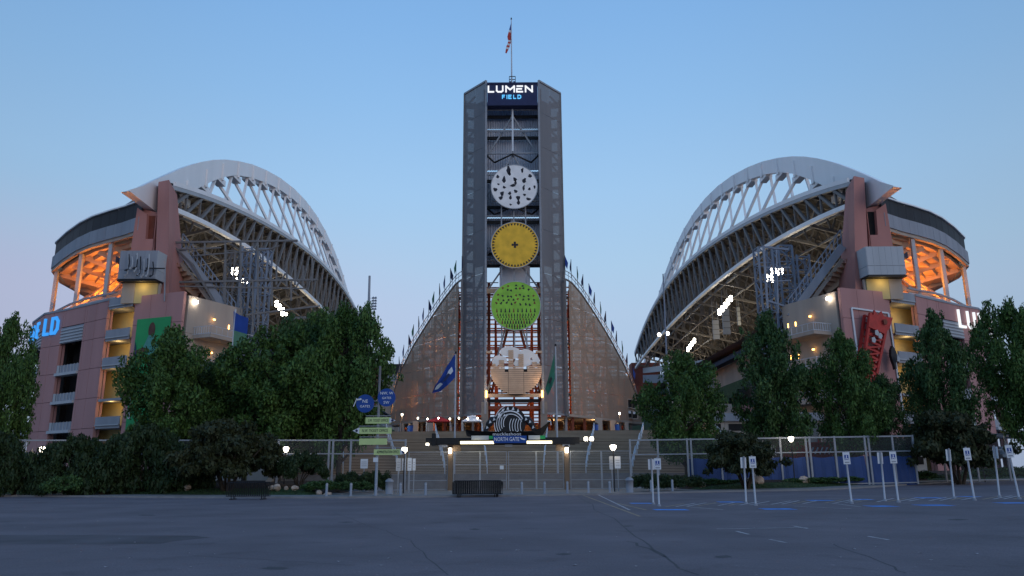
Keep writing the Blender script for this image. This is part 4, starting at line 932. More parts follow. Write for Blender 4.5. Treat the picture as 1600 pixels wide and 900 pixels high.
def wb(name,mt,par,a,c,w_,off=1.0,off2=None): return bar(name,mt,par,onwall(mr_,*a,off),onwall(mr_,*c,off if off2 is None else off2),w_)
A0,A1 = (-.02,11.0),(.4,22.3); B0,B1 = (.2,10.4),(.74,21.6)
wb('boom_chord',M['red'],CR,A0,A1,.35,1.6); wb('boom_chord',M['red'],CR,B0,B1,.35,1.6); wb('boom_chord',M['red'],CR,A0,A1,.3,.6); wb('boom_chord',M['red'],CR,B0,B1,.35,.6)
def lp(a,b_,t): return (a[0]+(b_[0]-a[0])*t,a[1]+(b_[1]-a[1])*t)
for k in range(12):
    t0,t1 = k/12,(k+1)/12
    wb('boom_lacing',M['red'],CR,lp(A0,A1,t0),lp(B0,B1,t1),.22,1.6); wb('boom_lacing',M['red'],CR,lp(A0,A1,t1),lp(B0,B1,t1),.2,1.6); wb('boom_lacing',M['red'],CR,lp(B0,B1,t0),lp(B0,B1,t1),.2,1.6,.6); wb('boom_lacing',M['red'],CR,lp(A0,A1,t1),lp(B0,B1,t0),.18,.6,1.6)
hd = [(.3,20.4),(.36,22.4),(.42,22.0),(.46,22.8),(.52,22.1),(.6,22.7),(.64,22.0),(.82,21.9),(.72,20.3),(.6,19.6)]
MB().prism([onwall(mr_,t,z,1.9) for t,z in hd],(0,.5,0)).build('boom_head',M['red'],CR)
for t,z in ((.42,19.6),(.62,21.2),(.34,18.6),(.48,19.2)): MB().prism([onwall(mr_,t+.045*math.cos(k),z+.45*math.sin(k),2.2) for k in (0,1.2,2.5,3.8,5)],(0,.1,0)).build('sheave',M['panel'] if z < 21 else M['rust'],CR)
HK = thing('hanging_hook_figure', onwall(mr_,.86,15), 'dark grey carved hook block hanging from the red crane boom', 'hook')
bar('cable',M['black'],HK,onwall(mr_,.76,21.8,1.6),onwall(mr_,.78,18.0,1.6),.07)
MB().prism([onwall(mr_,t,z,1.6) for t,z in ((.78,18.1),(.74,17.5),(.73,16.7),(.75,16.0),(.77,15.5),(.78,14.9),(.81,15.0),(.81,15.7),(.84,16.2),(.85,16.9),(.82,17.7))],(0,.7,0)).build('block',M['dark'],HK)
for k in range(3): wb('rib',M['panel'],HK,(.785+.015*k,15.9),(.795+.015*k,16.9-.2*k),.1,2.1)
CL = thing('pipe_sculpture', ml((64,102,30)), 'cluster of bent grey pipes mounted on the blue grey box of the left pylon', 'sculpture')
rp2 = random.Random(5)
bx0 = at(200,398,102.2); bx1 = at(243,420,102.2)
for k in range(13):
    x = bx0.x+(bx1.x-bx0.x)*(k%7)/7+rp2.uniform(-.1,.1); z0 = bx1.z-.5+rp2.uniform(-.6,.8); z1 = bx0.z-.2+rp2.uniform(-.9,.5); w_ = rp2.uniform(.25,.5)
    MB().tube([(x,102.2,z0),(x,101.8,z0-.25),(x+w_*.5,101.7,z0-.35),(x+w_,101.8,z0),(x+w_*.9,101.9,(z0+z1)/2),(x+w_*.4,102,z1)],.09,6).build('pipe',[M['dark'],M['steel'],M['panel']][k%3],CL)
p,q = at(228,419,102.3),at(258,419.5,102.3); bar('pipe',M['dark'],CL,p,q,.15); p2 = at(259,437,102.3); bar('pipe',M['steel'],CL,q,Vector((p2.x,102.6,24.8)),.14)
# ================================================================ STEEL TOWERS AND FLOODLIGHTS INSIDE THE STANDS
def lattice(x, y, wx, wy, z0, z1, label, mt, step=2.6, name='lattice_tower'):
    T = thing(name, (x,y,z0), label, 'lattice tower')
    cs = [(x-wx/2,y-wy/2),(x+wx/2,y-wy/2),(x+wx/2,y+wy/2),(x-wx/2,y+wy/2)]
    for c in cs: bar('post', mt, T, (*c,z0), (*c,z1), .26)
    z = z0; k = 0
    while z < z1-.5:
        zn = min(z+step,z1)
        for a,c in zip(cs,cs[1:]+cs[:1]):
            bar('rung', mt, T, (*a,zn), (*c,zn), .16); bar('brace', mt, T, (*(a if k%2 else c),z), (*(c if k%2 else a),zn), .13)
        z = zn; k += 1
    return T
def fl(mf,u,v,yy,cols,rows,label,tilt=0,sz=.55,pitch=.75):
    c = at(u,v,yy); G = thing('floodlight_bank', c, label, 'floodlight')
    for i in range(cols):
        for j in range(rows):
            p = c+Vector(((i-(cols-1)/2)*pitch, 0, (j-(rows-1)/2)*pitch+tilt*(i-(cols-1)/2)*pitch))
            h = MB().prism(disc_pts(p+Vector((0,.02,0)),sz*.56,n=8),(0,.35,0)).build('housing',M['dark'],G)
            MB().prism(disc_pts(p-Vector((0,.03,0)),sz*.5,n=8),(0,.04,0)).build('lens',M['flood'],h)
    bar('mount_rail',M['steel'],G,c+Vector((-(cols)*pitch/2,.45,-tilt*cols*pitch/2)),c+Vector(((cols)*pitch/2,.45,tilt*cols*pitch/2)),.14)
    return G
p = at(1204,500,118); lattice(p.x,119,2.2,2.4,8,at(1204,386,118).z,'slim blue grey lattice tower inside the right stand, nearer the roof opening',M['bluegrey'])
p = at(1236,500,119); lattice(p.x,120,2.2,2.6,8,at(1236,384,119).z,'blue grey lattice tower beside the sloping deck of the right stand',M['bluegrey'],2.2)
p = at(1268,500,117); lattice(p.x,119,2.0,2,24,at(1268,395,117).z,'short blue grey lattice tower hard against the right deck end',M['bluegrey'],2.2)
for u,v0,v1,lab in ((352,392,560,'grey scaffold tower nearest the left pylon'),(378,385,560,'blue grey scaffold tower in the middle of the left stand'),(404,388,560,'blue grey scaffold tower farthest from the left pylon')):
    p = at(u,500,118); lattice(p.x,119,1.5,2.2,8,at(u,v0,118).z,lab,M['bluegrey'] if u > 360 else M['grey'],2.4)
G_ = thing('pipe_gantry', at(365,440,110), 'open grey pipe frame spanning between pylon and seats in the left stand', 'frame')
for (a,c,w_) in (((266,379),(465,376),.28),((268,381),(300,412),.22),((300,412),(352,500),.3),((266,441),(497,437),.28),((270,447),(480,451),.2),((278,390),(345,387),.2),((385,492),(500,478),.25),((445,498),(500,495),.35),((300,400),(420,390),.18),((420,390),(436,384),.2)):
    bar('pipe', M['grey'], G_, at(*a,110), at(*c,110), w_)
for u,v0,v1 in ((352,378,500),(376,376,500),(350,450,470),(403,377,520),(432,415,445),(448,410,448),(461,408,445),(474,415,447),(488,404,440),(395,440,520),(320,380,400),(425,440,478),(455,440,470)):
    bar('upright', M['grey'], G_, at(u,v0,110), at(u,v1,110), .22)
for u in (432,461): bar('pipe',M['grey'],G_,at(u,v0+12,110),at(u+14,427,110),.2)
G_ = thing('steel_portal', at(1200,440,110), 'plain steel portal frame hanging under the right roof edge', 'frame')
for (a,c,w_) in (((1192,386),(1232,390),.25),((1193,384),(1200,490),.28),((1213,390),(1216,490),.2),((1196,418),(1235,418),.2),((1200,440),(1236,438),.18),((1200,470),(1238,482),.25)): bar('pipe', M['bluegrey'], G_, at(*a,111), at(*c,111), w_)
for k,(u0,u1,v0,v1,yy,lab) in enumerate(((1128,1142,483,522,190,'pale hanging board under the right roof beside the long floodlight'),(1151,1158,480,508,200,'narrow pale hanging board under the right roof'),(1113,1125,500,530,200,'dark grey hanging board under the right roof'))):
    p,q = at(u0,v0,yy),at(u1,v1,yy); B2 = thing('hanging_board', p, lab, 'board')
    box('panel', M['panel'] if k < 2 else M['slab'], B2, (p.x,yy,q.z), (q.x,yy+.4,p.z))
    for j in range(1,4): z_ = q.z+(p.z-q.z)*j/4; bar('joint_strip',M['grey'],B2,(p.x,yy-.05,z_),(q.x,yy-.05,z_),.12)
    for x_ in (p.x+.2,q.x-.2): bar('hanger',M['steel'],B2,(x_,yy+.2,p.z),(x_,yy+.2,p.z+5),.12)
for i,(u,v) in enumerate(((416,515),(300,0))[:1]):
    pass
FLD = [(1214,424,140,3,2,'large bright floodlight cluster high in the right stand beside the lattice tower',0),(1204,435,140,2,2,'small floodlight cluster just below the large one in the right stand',0),
 (1133,477,190,5,2,'long slanting floodlight bank under the middle of the right roof',.9),(1080,539,250,4,2,'slanting floodlight bank low under the far end of the right roof',1.0),
 (1043,521,170,1,1,'single bright floodlight on the mast before the right roof',0),(1030,523,170,1,1,'smaller single floodlight left of the mast light',0),
 (368,424,140,2,2,'floodlight cluster high in the left stand beside the scaffold',0),(378,438,150,3,1,'small row of floodlights below the high cluster in the left stand',-.4),
 (437,480,180,3,2,'bright floodlight bank low under the left roof',-.9),(444,491,180,2,1,'small floodlight pair just under the low bank in the left stand',0),(489,541,200,2,1,'two floodlights glimpsed through the big left tree',-.5)]
for u,v,yy,c_,r_,lab,tl in FLD: fl(None,u,v,yy,c_,r_,lab,tl*1.25,sz=.85 if c_ > 1 else .8,pitch=.78)
for x,y,z,pw in ((62,130,38,1500),(60,155,36,1700),(60,190,37,2300),(62,228,37,2600),(62,264,35,2600)):
    for s in (-1,1): lamp('floodlight_glow', (s*x,y,z), (1,.86,.62), pw*(1 if s > 0 else .9), .8, KR[0] if s > 0 else KL[0])
# tall mast before the right roof, and the thin far mast on the left
p = at(1040,560,120); A_ = thing('light_mast', (p.x,120,0), 'thin grey pole rising in front of the far end of the right roof', 'mast')
MB().tube([(p.x,120,0),(at(1036,428,120).x,120,at(1036,428,120).z)],[.22,.1]).build('pole',M['bluegrey'],A_)
p = at(576,560,300); q = at(577.5,431,300); A_ = thing('light_mast', (p.x,300,0), 'thin far off mast with a column of small lamps above the left trees', 'mast')
MB().tube([(p.x,300,0),(q.x,300,q.z)],[.9,.45]).build('pole',M['slab'],A_)
for k in range(5):
    z_ = at(580,466+k*4.3,300).z
    for j in range(2): MB().tube([(q.x+1.4+j*1.0,300,z_),(q.x+2.1+j*1.0,299.8,z_+.2)],[.35,.5],6).build('lamp_head',M['slab'],A_)
    bar('lamp_arm',M['slab'],A_,(q.x,300,z_),(q.x+3,300,z_),.12)
p = at(612,602,330); A_ = thing('distant_building', (p.x,330,0), 'flat roofed dark blue building far behind the left tree', 'building')
box('wall',M['slab'],A_,(p.x-22,330,0),(p.x+9,350,at(612,577,330).z-2)); box('roof',M['dark'],A_,(p.x-22.5,329.5,at(612,577,330).z-2),(p.x+9.5,351,at(612,569,330).z))
# vertical banner on a pole beside the left stand
p = at(362,560,96); A_ = thing('tall_banner', (p.x,96,0), 'tall blue and green vertical banner on a white pole beside the left stand', 'banner')
pt = at(364,483,96); MB().tube([(p.x,96,0),(p.x,96,pt.z)],.12).build('pole',M['pole'],A_)
qa = [(365,486),(387,497),(385,529),(362,513)]; 
for nm_,pts,mt in (('blue_cloth',[(365,486),(374,492),(388,497),(386,522),(365,516)],M['flagb']),('green_cloth',[(365,516),(386,522),(384,546),(364,557)],mat('muted_green_cloth',(.1,.22,.14),.8)),('pale_cloth',[(364,557),(384,546),(376,563),(363,569)],M['slab'])):
    MB().prism([at(u,v,95.9) for u,v in pts],(0,.06,0)).build(nm_,mt,A_)
for dz in (0,1): pass
SL = thing('string_lights', at(653,654,110), 'string of small warm bulbs above the plaza under the left brown screen', 'lights')
us3 = (653,668,685,703,717,731,746); pv_ = [at(u,652+((i%2)*1.2),110) for i,u in enumerate(us3)]
for p,q in zip(pv_,pv_[1:]): bar('wire',M['black'],SL,p,q,.04)
for p in pv_: MB().tube([p+Vector((0,0,-.25)),p+Vector((0,0,-.12)),p+Vector((0,0,0))],[.05,.12,.05],8).build('bulb',M['lampw'],SL)
for k,(x,lab) in enumerate(((-15,'added fill lamp post before the left brown screen'),(-21,'added fill lamp post at the far left of the plaza'),(14,'added fill lamp post before the right brown screen'),(20.5,'added fill lamp post at the far right of the plaza'))):
    A_ = thing('added_plaza_lamp',(TC+x,103.5,6.9),lab,'lamp'); MB().tube([(TC+x,103.5,6.9),(TC+x,103.5,9.2)],.05,8).build('post',M['dark'],A_)
    MB().tube([(TC+x,103.5,9.2),(TC+x,103.5,9.45)],[.1,.12],8).build('lens',M['lampw'],A_); MB().tube([(TC+x,103.5,9.45),(TC+x,103.5,9.55)],[.2,.05],8).build('cap',M['dark'],A_)
    lamp('lamp_glow',(TC+x,103.2,9.3),(1,.68,.4),420,.2,A_)  # posts and glow are added fill, brightening the wing screens and steps
# ================================================================ GATE, CANOPY AND FENCE
GY = 75.0
GT = thing('gate', (TC,GY,.1), 'wide steel mesh gate under the black canopy with brown posts', 'gate')
def gx(u,v=730,y=GY): return at(u,v,y).x
zt_ = 3.65
for u in (703.5,885.5):
    x = gx(u); box('gate_post',M['gpost'],GT,(x-.22,GY-.2,.1),(x+.22,GY+.2,4.3)); box('post_collar',M['gpost'],GT,(x+.25,GY-.15,3.7),(x+1.0,GY+.15,4.3)) if u < 800 else box('post_collar',M['gpost'],GT,(x-1.0,GY-.15,3.7),(x-.25,GY+.15,4.3))
    h = box('lamp_body',M['black'],GT,(x-.16,GY-.62,4.0),(x+.16,GY-.25,4.2)); box('lamp_lens',M['lampw'],h,(x-.13,GY-.6,3.5),(x+.13,GY-.3,3.98))
    lamp('gate_lamp',(x,GY-.8,3.6),(1,.8,.5),6,.1,GT)
leaves = [(638,700),(708,750),(750,792),(794,838),(838,881),(891,940),(940,985)]
for u0,u1 in leaves:
    x0,x1 = gx(u0)+.04,gx(u1)-.04
    for z_ in (.2,1.0,2.45,zt_): bar('gate_rail',M['steel'],GT,(x0,GY,z_),(x1,GY,z_),.06)
    for x_ in (x0,x1): bar('gate_stile',M['steel'],GT,(x_,GY,.15),(x_,GY,zt_+.04),.08)
    MB().box((x0+.05,GY+.01,.2),(x1-.05,GY+.02,zt_)).build('mesh_panel',M['link'],GT)
box('gate_plate',M['wsign'],GT,(gx(781),GY-.08,2.0),(gx(787),GY-.05,2.35))
CN = thing('gate_canopy', (TC,GY,4.3), 'flat black canopy beam with two glowing tube lights over the gate', 'canopy')
x0,x1 = gx(666,690),gx(905,690)
box('beam',M['black'],CN,(x0,GY-.5,4.32),(x1,GY-.25,4.95)); box('top_deck',M['dark'],CN,(x0,GY-.24,4.7),(x1,GY+1.6,4.95)); box('rear_beam',M['black'],CN,(x0+.3,GY+1.3,4.32),(x1-.3,GY+1.6,4.68))
for u0,u1 in ((720,772),(823,862)): h = box('tube_housing',M['dark'],CN,(gx(u0,690)-.05,GY-.72,4.62),(gx(u1,690)+.05,GY-.52,4.72)); box('tube_light',M['tube'],h,(gx(u0,690),GY-.72,4.36),(gx(u1,690),GY-.56,4.61)); lamp('tube_glow',((gx(u0)+gx(u1))/2,GY-1.1,4.2),(1,.85,.5),30,.5,CN)
for u in (693,795,885): box('camera_pod',M['slab'],CN,(gx(u)-.35,GY-.4,4.1),(gx(u)+.35,GY,4.3))
box('end_lamp',M['lampw'],CN,(gx(667)-.05,GY-.6,4.25),(gx(667)+.2,GY-.52,4.45)); box('loudspeaker',M['black'],CN,(gx(675),GY-.7,4.2),(gx(681),GY-.3,5.35))
for k in range(2): x_ = gx(915+k*9,684); h = box('end_floodlight',M['dark'],CN,(x_-.2,GY-.3,4.55),(x_+.2,GY,5.0)); box('lens',M['flood'],h,(x_-.16,GY-.34,4.62),(x_+.16,GY-.31,4.94))
bar('light_arm',M['dark'],CN,(x1,GY,4.6),(gx(926),GY,4.6),.12); lamp('end_flood_glow',(gx(919),GY-1,4.8),(1,.8,.45),45,.2,CN)
SG = thing('gate_sign', (gx(796),GY-.8,4.4), 'blue NORTH GATE sign panel in the middle of the gate canopy', 'sign')
box('panel',M['blue'],SG,(gx(771),GY-.86,4.42),(gx(823),GY-.76,5.1)); text('lettering','NORTH GATE',M['wtext'],SG,(gx(792),GY-.88,4.6),.52,width=2.35,ext=.004)
MB().prism([(gx(812)+a,GY-.89,4.75+c) for a,c in ((0,.2),(.25,.12),(.6,.02),(.45,-.06),(.2,-.02))],(0,.02,0)).build('emblem',M['wtext'],SG)
for u0,u1,mt,lab in ((737,764,M['panel'],'pale sponsor strip left of the blue gate sign'),(826,844,M['panel'],'pale sponsor strip right of the blue gate sign')):
    q = thing('sponsor_strip',(gx(u0),GY-.7,4.7),lab,'sign'); box('panel',mt,q,(gx(u0),GY-.8,4.74),(gx(u1),GY-.55,5.12)); box('green_corner',M['poster'],q,(gx(u1)+.02,GY-.8,4.8),(gx(u1)+.5,GY-.55,5.1))
# canoe sculpture with woven emblem
CY = GY+.3
CA = thing('canoe_sculpture', (gx(794,670),CY,5.0), 'long black canoe lying on top of the gate canopy', 'canoe')
hull = [(727,671.5),(740,673.5),(770,675),(800,675.5),(830,674),(845,669),(855,661),(861,656),(858,663),(852,673),(846,683),(740,684),(729,681)]
top_ = [(727,671.5),(740,673.5),(770,675),(800,675.5),(830,674),(845,669),(855,661),(861,656)]
bot_ = [(729,681),(740,684),(770,684.5),(800,684.5),(830,684),(846,683),(853,672),(860,658)]
v = []; f = []; n = len(top_); half = [.05,.45,.7,.75,.65,.4,.2,.05]
for (tu,tv_),(bu,bv_),hw in zip(top_,bot_,half):
    a = at(tu,tv_,CY); c = at(bu,bv_,CY)
    v += [Vector((a.x,CY-hw,a.z)),Vector((c.x,CY-hw*.35,c.z)),Vector((c.x,CY+hw*.35,c.z)),Vector((a.x,CY+hw,a.z))]
for i in range(n-1):
    for j in range(4): f.append((i*4+j,i*4+(j+1)%4,(i+1)*4+(j+1)%4,(i+1)*4+j))
f += [(0,1,2,3),tuple(range(len(v)-1,len(v)-5,-1))]
MB().add(v,f).build('hull',M['black'],CA)
p = at(859,660,CY-.2); MB().tube([p+Vector((-.25,0,.12)),p+Vector((.1,0,.1)),p+Vector((.12,0,-.25))],.06,6).build('prow_band',M['wsign'],CA)
text('lettering','muckleshoot',M['wtext'],CA,(gx(792,678),CY-.75,at(792,680.5,CY-.7).z),.42,width=2.7,ext=.004)
EM = thing('woven_emblem', at(797,660,CY), 'round black and white interlaced emblem standing behind the canoe', 'emblem')
c = at(797,660,CY+.3); MB().prism(disc_pts(c,1.55,n=32),(0,.2,0)).build('disc',M['black'],EM)
def arc(r0,a0,a1,cx=0,cz=0,wd=.09,mt='wtext',ys=-.05):
    pts = [c+Vector((cx+r0*math.cos(math.radians(a0+(a1-a0)*k/10)),ys,cz+r0*math.sin(math.radians(a0+(a1-a0)*k/10)))) for k in range(11)]
    b = MB()
    for p,q in zip(pts,pts[1:]): b.bar(p,q,.06,wd,up=Vector((0,1,0)).cross(q-p).normalized())
    return b.build('strand',M[mt],EM)
for k in range(5): arc(1.0+.22*k,200+4*k,140-6*k if k else 120,.35,-.1,.07)
arc(1.35,25,150,0,-.25,.12); arc(1.15,20,140,.05,-.35,.08)
for k in range(6): arc(1.4,150,200,.95+.26*k+.4,-.35,.06) if k > -1 and k < 5 else None
for k in range(5): a = math.radians(55+k*22); q = c+Vector((1.35*math.cos(a),-.06,1.35*math.sin(a))); MB().prism([q+Vector((-.14,0,-.1)),q+Vector((.12,0,-.12)),q+Vector((.02,0,.2))],(0,.04,0)).build('tooth',M['wtext'],EM)
for k in range(6): q = c+Vector((-.7+.28*k,-.07,-1.1-.03*k+.05*k*k*.3)); MB().prism(disc_pts(q,.08,n=6),(0,.04,0)).build('dot',M['wtext'],EM)
for s in (-1,1):
    pts = [c+Vector((s*1.35,0,.3)),c+Vector((s*1.75,0,.25)),c+Vector((s*2.1,0,-.2)),c+Vector((s*2.35,0,-.8)),c+Vector((s*2.5,0,-1.25))]
    MB().tube(pts,[.3,.36,.3,.26,.22],8).build('arm',M['dark'],EM)
    for k in range(5):
        a = pts[min(k,3)]+(pts[min(k,3)+1]-pts[min(k,3)])*.5+Vector((0,-.36,0)); MB().prism([a+Vector((-.12,0,-.14)),a+Vector((.14,0,-.04)),a+Vector((-.02,0,.18))],(0,.03,0)).build('arm_mark',M['wsign'],EM)
# flags at the gate
for u,vt,vb,mt,lab,flab,poly in ((712,553,745,'flagb','white flagpole left of the gate','blue flag with a white bird head emblem hanging from the left gate flagpole',[(711,553),(712,566),(711,590),(700,602),(688,611),(675,614),(680,603),(690,588),(698,572)]),
                   (868,541,745,'flagg','white flagpole right of the gate','limp green flag hanging from the right gate flagpole',[(866.5,552),(867,575),(867,592),(862,606),(856,618),(852,607),(857,590),(862,570)])):
    p = at(u,vb,81); q = at(u,vt,81); A_ = thing('flagpole',(q.x,81,.5),lab,'flagpole'); MB().tube([(q.x,81,.5),(q.x,81,q.z)],[.11,.06]).build('pole',M['pole'],A_)
    MB().tube([(q.x,81,q.z),(q.x,81,q.z+.25)],[.11,.1]).build('finial',M['dark'],A_)
    B2 = thing('flag',at(*poly[0],81),flab,'flag'); n_ = len(poly)
    bm_ = MB(); ce = sum((at(a,c_,80.8) for a,c_ in poly),Vector((0,0,0)))/n_
    pv = [at(a,c_,80.8)+Vector((0,.25*math.sin(i*1.7),0)) for i,(a,c_) in enumerate(poly)]
    for i in range(n_): bm_.prism([pv[i],pv[(i+1)%n_],ce],(0,.04,0))
    bm_.build('cloth',M[mt],B2)
    if mt == 'flagb':
        MB().prism([at(a,c_,80.3) for a,c_ in ((706,573),(708,580),(700,590),(692,597),(697,588),(701,579))],(0,.02,0)).build('emblem_head',M['wsign'],B2)
        MB().prism([at(a,c_,80.3) for a,c_ in ((700,583),(704,585),(697,594),(690,599),(693,594))],(0,-.02,0)).build('emblem_stripe',M['navy'],B2)
        MB().prism([at(a,c_,80.3) for a,c_ in ((688,598),(692,600),(684,608),(679,609),(682,603))],(0,.02,0)).build('emblem_neck',M['panel'],B2)
    else: MB().prism([at(a,c_,80.4) for a,c_ in ((861,588),(863,592),(860,598),(857,600),(858,594))],(0,.02,0)).build('emblem',M['dark'],B2)
# perimeter fences
def fence(us, top, midv, yy, label, double=(), fabric=()):
    Fn = thing('mesh_fence', at(us[0],top(us[0]),yy), label, 'fence')
    tp = [at(u,top(u),yy) for u in us]; md = [at(u,midv(u),yy) for u in us]
    for i,u in enumerate(us):
        p = tp[i]; zb_ = gz(p.x)+.1
        for dx in ((0,.35) if u in double else (0,)): bar('post',M['steel'],Fn,(p.x+dx,yy,zb_),(p.x+dx,yy,p.z+.1),.16)
    for i in range(len(us)-1):
        a,c = tp[i],tp[i+1]; bar('top_rail',M['steel'],Fn,a,c,.13); bar('mid_rail',M['steel'],Fn,md[i],md[i+1],.1)
        b0,b1 = Vector((a.x,yy,gz(a.x)+.25)),Vector((c.x,yy,gz(c.x)+.25)); bar('bottom_rail',M['steel'],Fn,b0,b1,.1)
        MB().quad(a,c,b1,b0).build('mesh_panel',M['link'],Fn)
        if i in fabric:
            f0,f1 = md[i]+Vector((.1,.06,-.45)),md[i+1]+Vector((-.02,.06,-.45)); n_ = 8; b = MB(); g0,g1 = b0+Vector((.1,.06,-.2)),b1+Vector((-.02,.06,-.2))
            for k in range(n_):
                w0,w1 = .07*math.sin(k*2.1),.07*math.sin((k+1)*2.1); t0,t1 = k/n_,(k+1)/n_
                b.quad(f0+(f1-f0)*t0+Vector((0,w0,.05*math.sin(k))),f0+(f1-f0)*t1+Vector((0,w1,.05*math.sin(k+1))),g0+(g1-g0)*t1+Vector((0,w1,0)),g0+(g1-g0)*t0+Vector((0,w0,0)))
            b.build('fabric',M['bluefab'],Fn)
    return Fn
fence([984,1027,1073,1125,1175,1218,1258,1303,1350,1393,1425],lambda u:688-(u-984)*.0155,lambda u:710.5-(u-984)*.0135,72,'tall steel mesh fence right of the gate, part wrapped in blue fabric',(1073,1258,1350),(2,3,4,5,6,7,8,9))
fence([1425,1470,1520,1569,1620,1680,1740],lambda u:681-(u-1425)*.02,lambda u:704-(u-1425)*.01,78,'steel mesh fence at the far right behind the trees',())
fence([-40,40,120,200,280,360,436,515,549,590,634],lambda u:688+(634-u)*.0,lambda u:709,70.5,'tall steel mesh fence left of the gate behind the shrubs',(515,))
# ================================================================ STREET FURNITURE
def make_bollard():
    B2 = thing('bollard',(0,0,0),'x','bollard','bollards in a row before the gate')
    MB().tube([(0,0,0),(0,0,.86),(0,0,.9)],[.085,.085,.05],12).build('shaft',M['slab'],B2,True)
    MB().tube([(0,0,.74),(0,0,.8)],.09,12).build('band',M['panel'],B2); MB().tube([(0,0,0),(0,0,.03)],.13,12).build('base_plate',M['steel'],B2)
    return B2
bo = make_bollard(); first = True
BU = [532,567,602,637,673,815,850,886,920,955,990,1024,1060]
blab = ['leftmost grey bollard, standing before the mulch bed','grey bollard just left of the direction signpost','grey bollard just right of the direction signpost','grey bollard in front of the four white notice boards','grey bollard between the notice boards and the black barriers','grey bollard nearest the right of the stacked black barriers','second grey bollard right of the black barriers','grey bollard in front of the right gate post','grey bollard first right of the right gate post','grey bollard in front of the right pair of notice boards','grey bollard in front of the litter bin at the shrubs','grey bollard just behind the first pair of parking signs','rightmost grey bollard, beside the edge of the lawn']
for u,lab in zip(BU,blab):
    o = bo if first else copy_tree(bo); first = False
    x = at(u,774,60).x; y = edge_y(x)+.65; o.location = (x,y,gz(x)+.13); o['label'] = lab
def barrier(px0,px1,vb,yy,n,label,z0=0):
    a,c = at(px0,vb,yy),at(px1,vb,yy); B2 = thing('barrier_stack',((a.x+c.x)/2,yy,0),label,'barriers')
    for k in range(n):
        y = yy+k*.16; sh = .12*math.sin(k*2.3); x0,x1 = a.x+sh,c.x+sh; hh = 1.12+.02*(k%2)
        fr = MB().tube([(x0,y,.22),(x0,y,hh-.12),(x0+.12,y,hh),(x1-.12,y,hh),(x1,y,hh-.12),(x1,y,.22),(x0,y,.22)],.022,6).build('frame',M['black'],B2)
        m_ = 22
        for j in range(1,m_): x = x0+(x1-x0)*j/m_; bar('bar',M['black'],B2,(x,y,.22),(x,y,hh),.03)
        for x in (x0+.35,x1-.35): bar('foot',M['black'],B2,(x,y-.28,.02),(x,y+.28,.02),.05); bar('foot_stem',M['black'],B2,(x,y,.02),(x,y,.24),.04)
    return B2
barrier(709,783,777,55.6,7,'stack of black crowd barriers standing before the gate')
barrier(353,417,780,53.4,5,'stack of black crowd barriers at the kerb before the maple')
# direction signpost
SX = at(587,772,58.8); zt2 = at(590,572,58.8).z
SP = thing('direction_signpost',(SX.x,58.8,.13),'tall grey post carrying round blue gate signs and pale green arrow boards','signpost')
MB().tube([(SX.x,58.8,.13),(SX.x,58.8,zt2)],[.11,.09],10).build('pole',M['steel'],SP,True)
def spx(u,v,yy=58.6): return at(u,v,yy)
for (u,v,r,lines) in ((570.5,630.5,.68,(('NE',.34,.06),('GATES',.26,-.3))),(604,621,.68,(('NW, W',.3,.22),('GATES',.24,-.12),('SW',.3,-.48)))):
    c = spx(u,v); d = MB().prism(disc_pts(c,r,n=32),(0,.06,0)).build('round_sign',M['blue'],SP)
    for tx,sz,dz in lines: text('lettering',tx,M['wtext'],d,c+Vector((0,-.02,dz)),sz,ext=.003)
    a = Vector((SX.x,58.75,c.z)); bar('sign_arm',M['steel'],SP,a+Vector((0,0,.2)),c+Vector((0,.08,.2)),.05); bar('sign_arm',M['steel'],SP,a+Vector((0,0,-.2)),c+Vector((0,.08,-.2)),.05)
c = spx(558,628); MB().prism([c+Vector((a,-.05,b_)) for a,b_ in ((-.1,.3),(.0,.1),(.35,.15),(.3,.28),(.05,.22))],(0,.03,0)).build('arrow_figure',M['wsign'],SP); bar('arrow_figure',M['wsign'],SP,c+Vector((-.05,-.04,.2)),c+Vector((-.25,-.04,-.35)),.06)
for (u0,u1,v0,v1,tx,side_) in ((571,611,652,662,'S.W. TICKET OFFICE',1),(560,612,668,678,'N.W. TICKET OFFICE',-1),(561,605,685,695,'',0),(584,628,702,711,'ADMINISTRATION OFFICE',1)):
    a,c = spx(u0,v1),spx(u1,v0); 
    d = box('arrow_board',M['lime'],SP,(a.x,58.58,a.z),(c.x,58.64,c.z))
    if tx: text('lettering',tx,M['text'],d,((a.x+c.x)/2,58.565,a.z+(c.z-a.z)*.3),.3,width=(c.x-a.x)*.78,ext=.003)
    bar('board_bar',M['steel'],SP,(a.x,58.66,c.z+.12),(c.x,58.66,c.z+.12),.045)
    if side_:
        q = spx(u1 if side_ > 0 else u0,(v0+v1)/2); q.x += side_*.12
        MB().prism([q+Vector((x_,-.08,z_)) for x_,z_ in ((-.24,-.2),(.24*side_ if side_ > 0 else -.3,0),(-.24,.2))] if side_ > 0 else [q+Vector((x_,-.08,z_)) for x_,z_ in ((.2,-.24),(.2,.24),(-.3,0))],(0,.05,0)).build('arrow_tip',M['wsign'],SP)
        MB().prism(disc_pts(q+Vector((0,-.1,0)),.1,n=8),(0,.02,0)).build('arrow_mark',M['navy'],SP)
box('paper_notice',M['wsign'],SP,tuple(spx(583,722)),tuple(spx(590.5,715)+Vector((0,.05,0))))
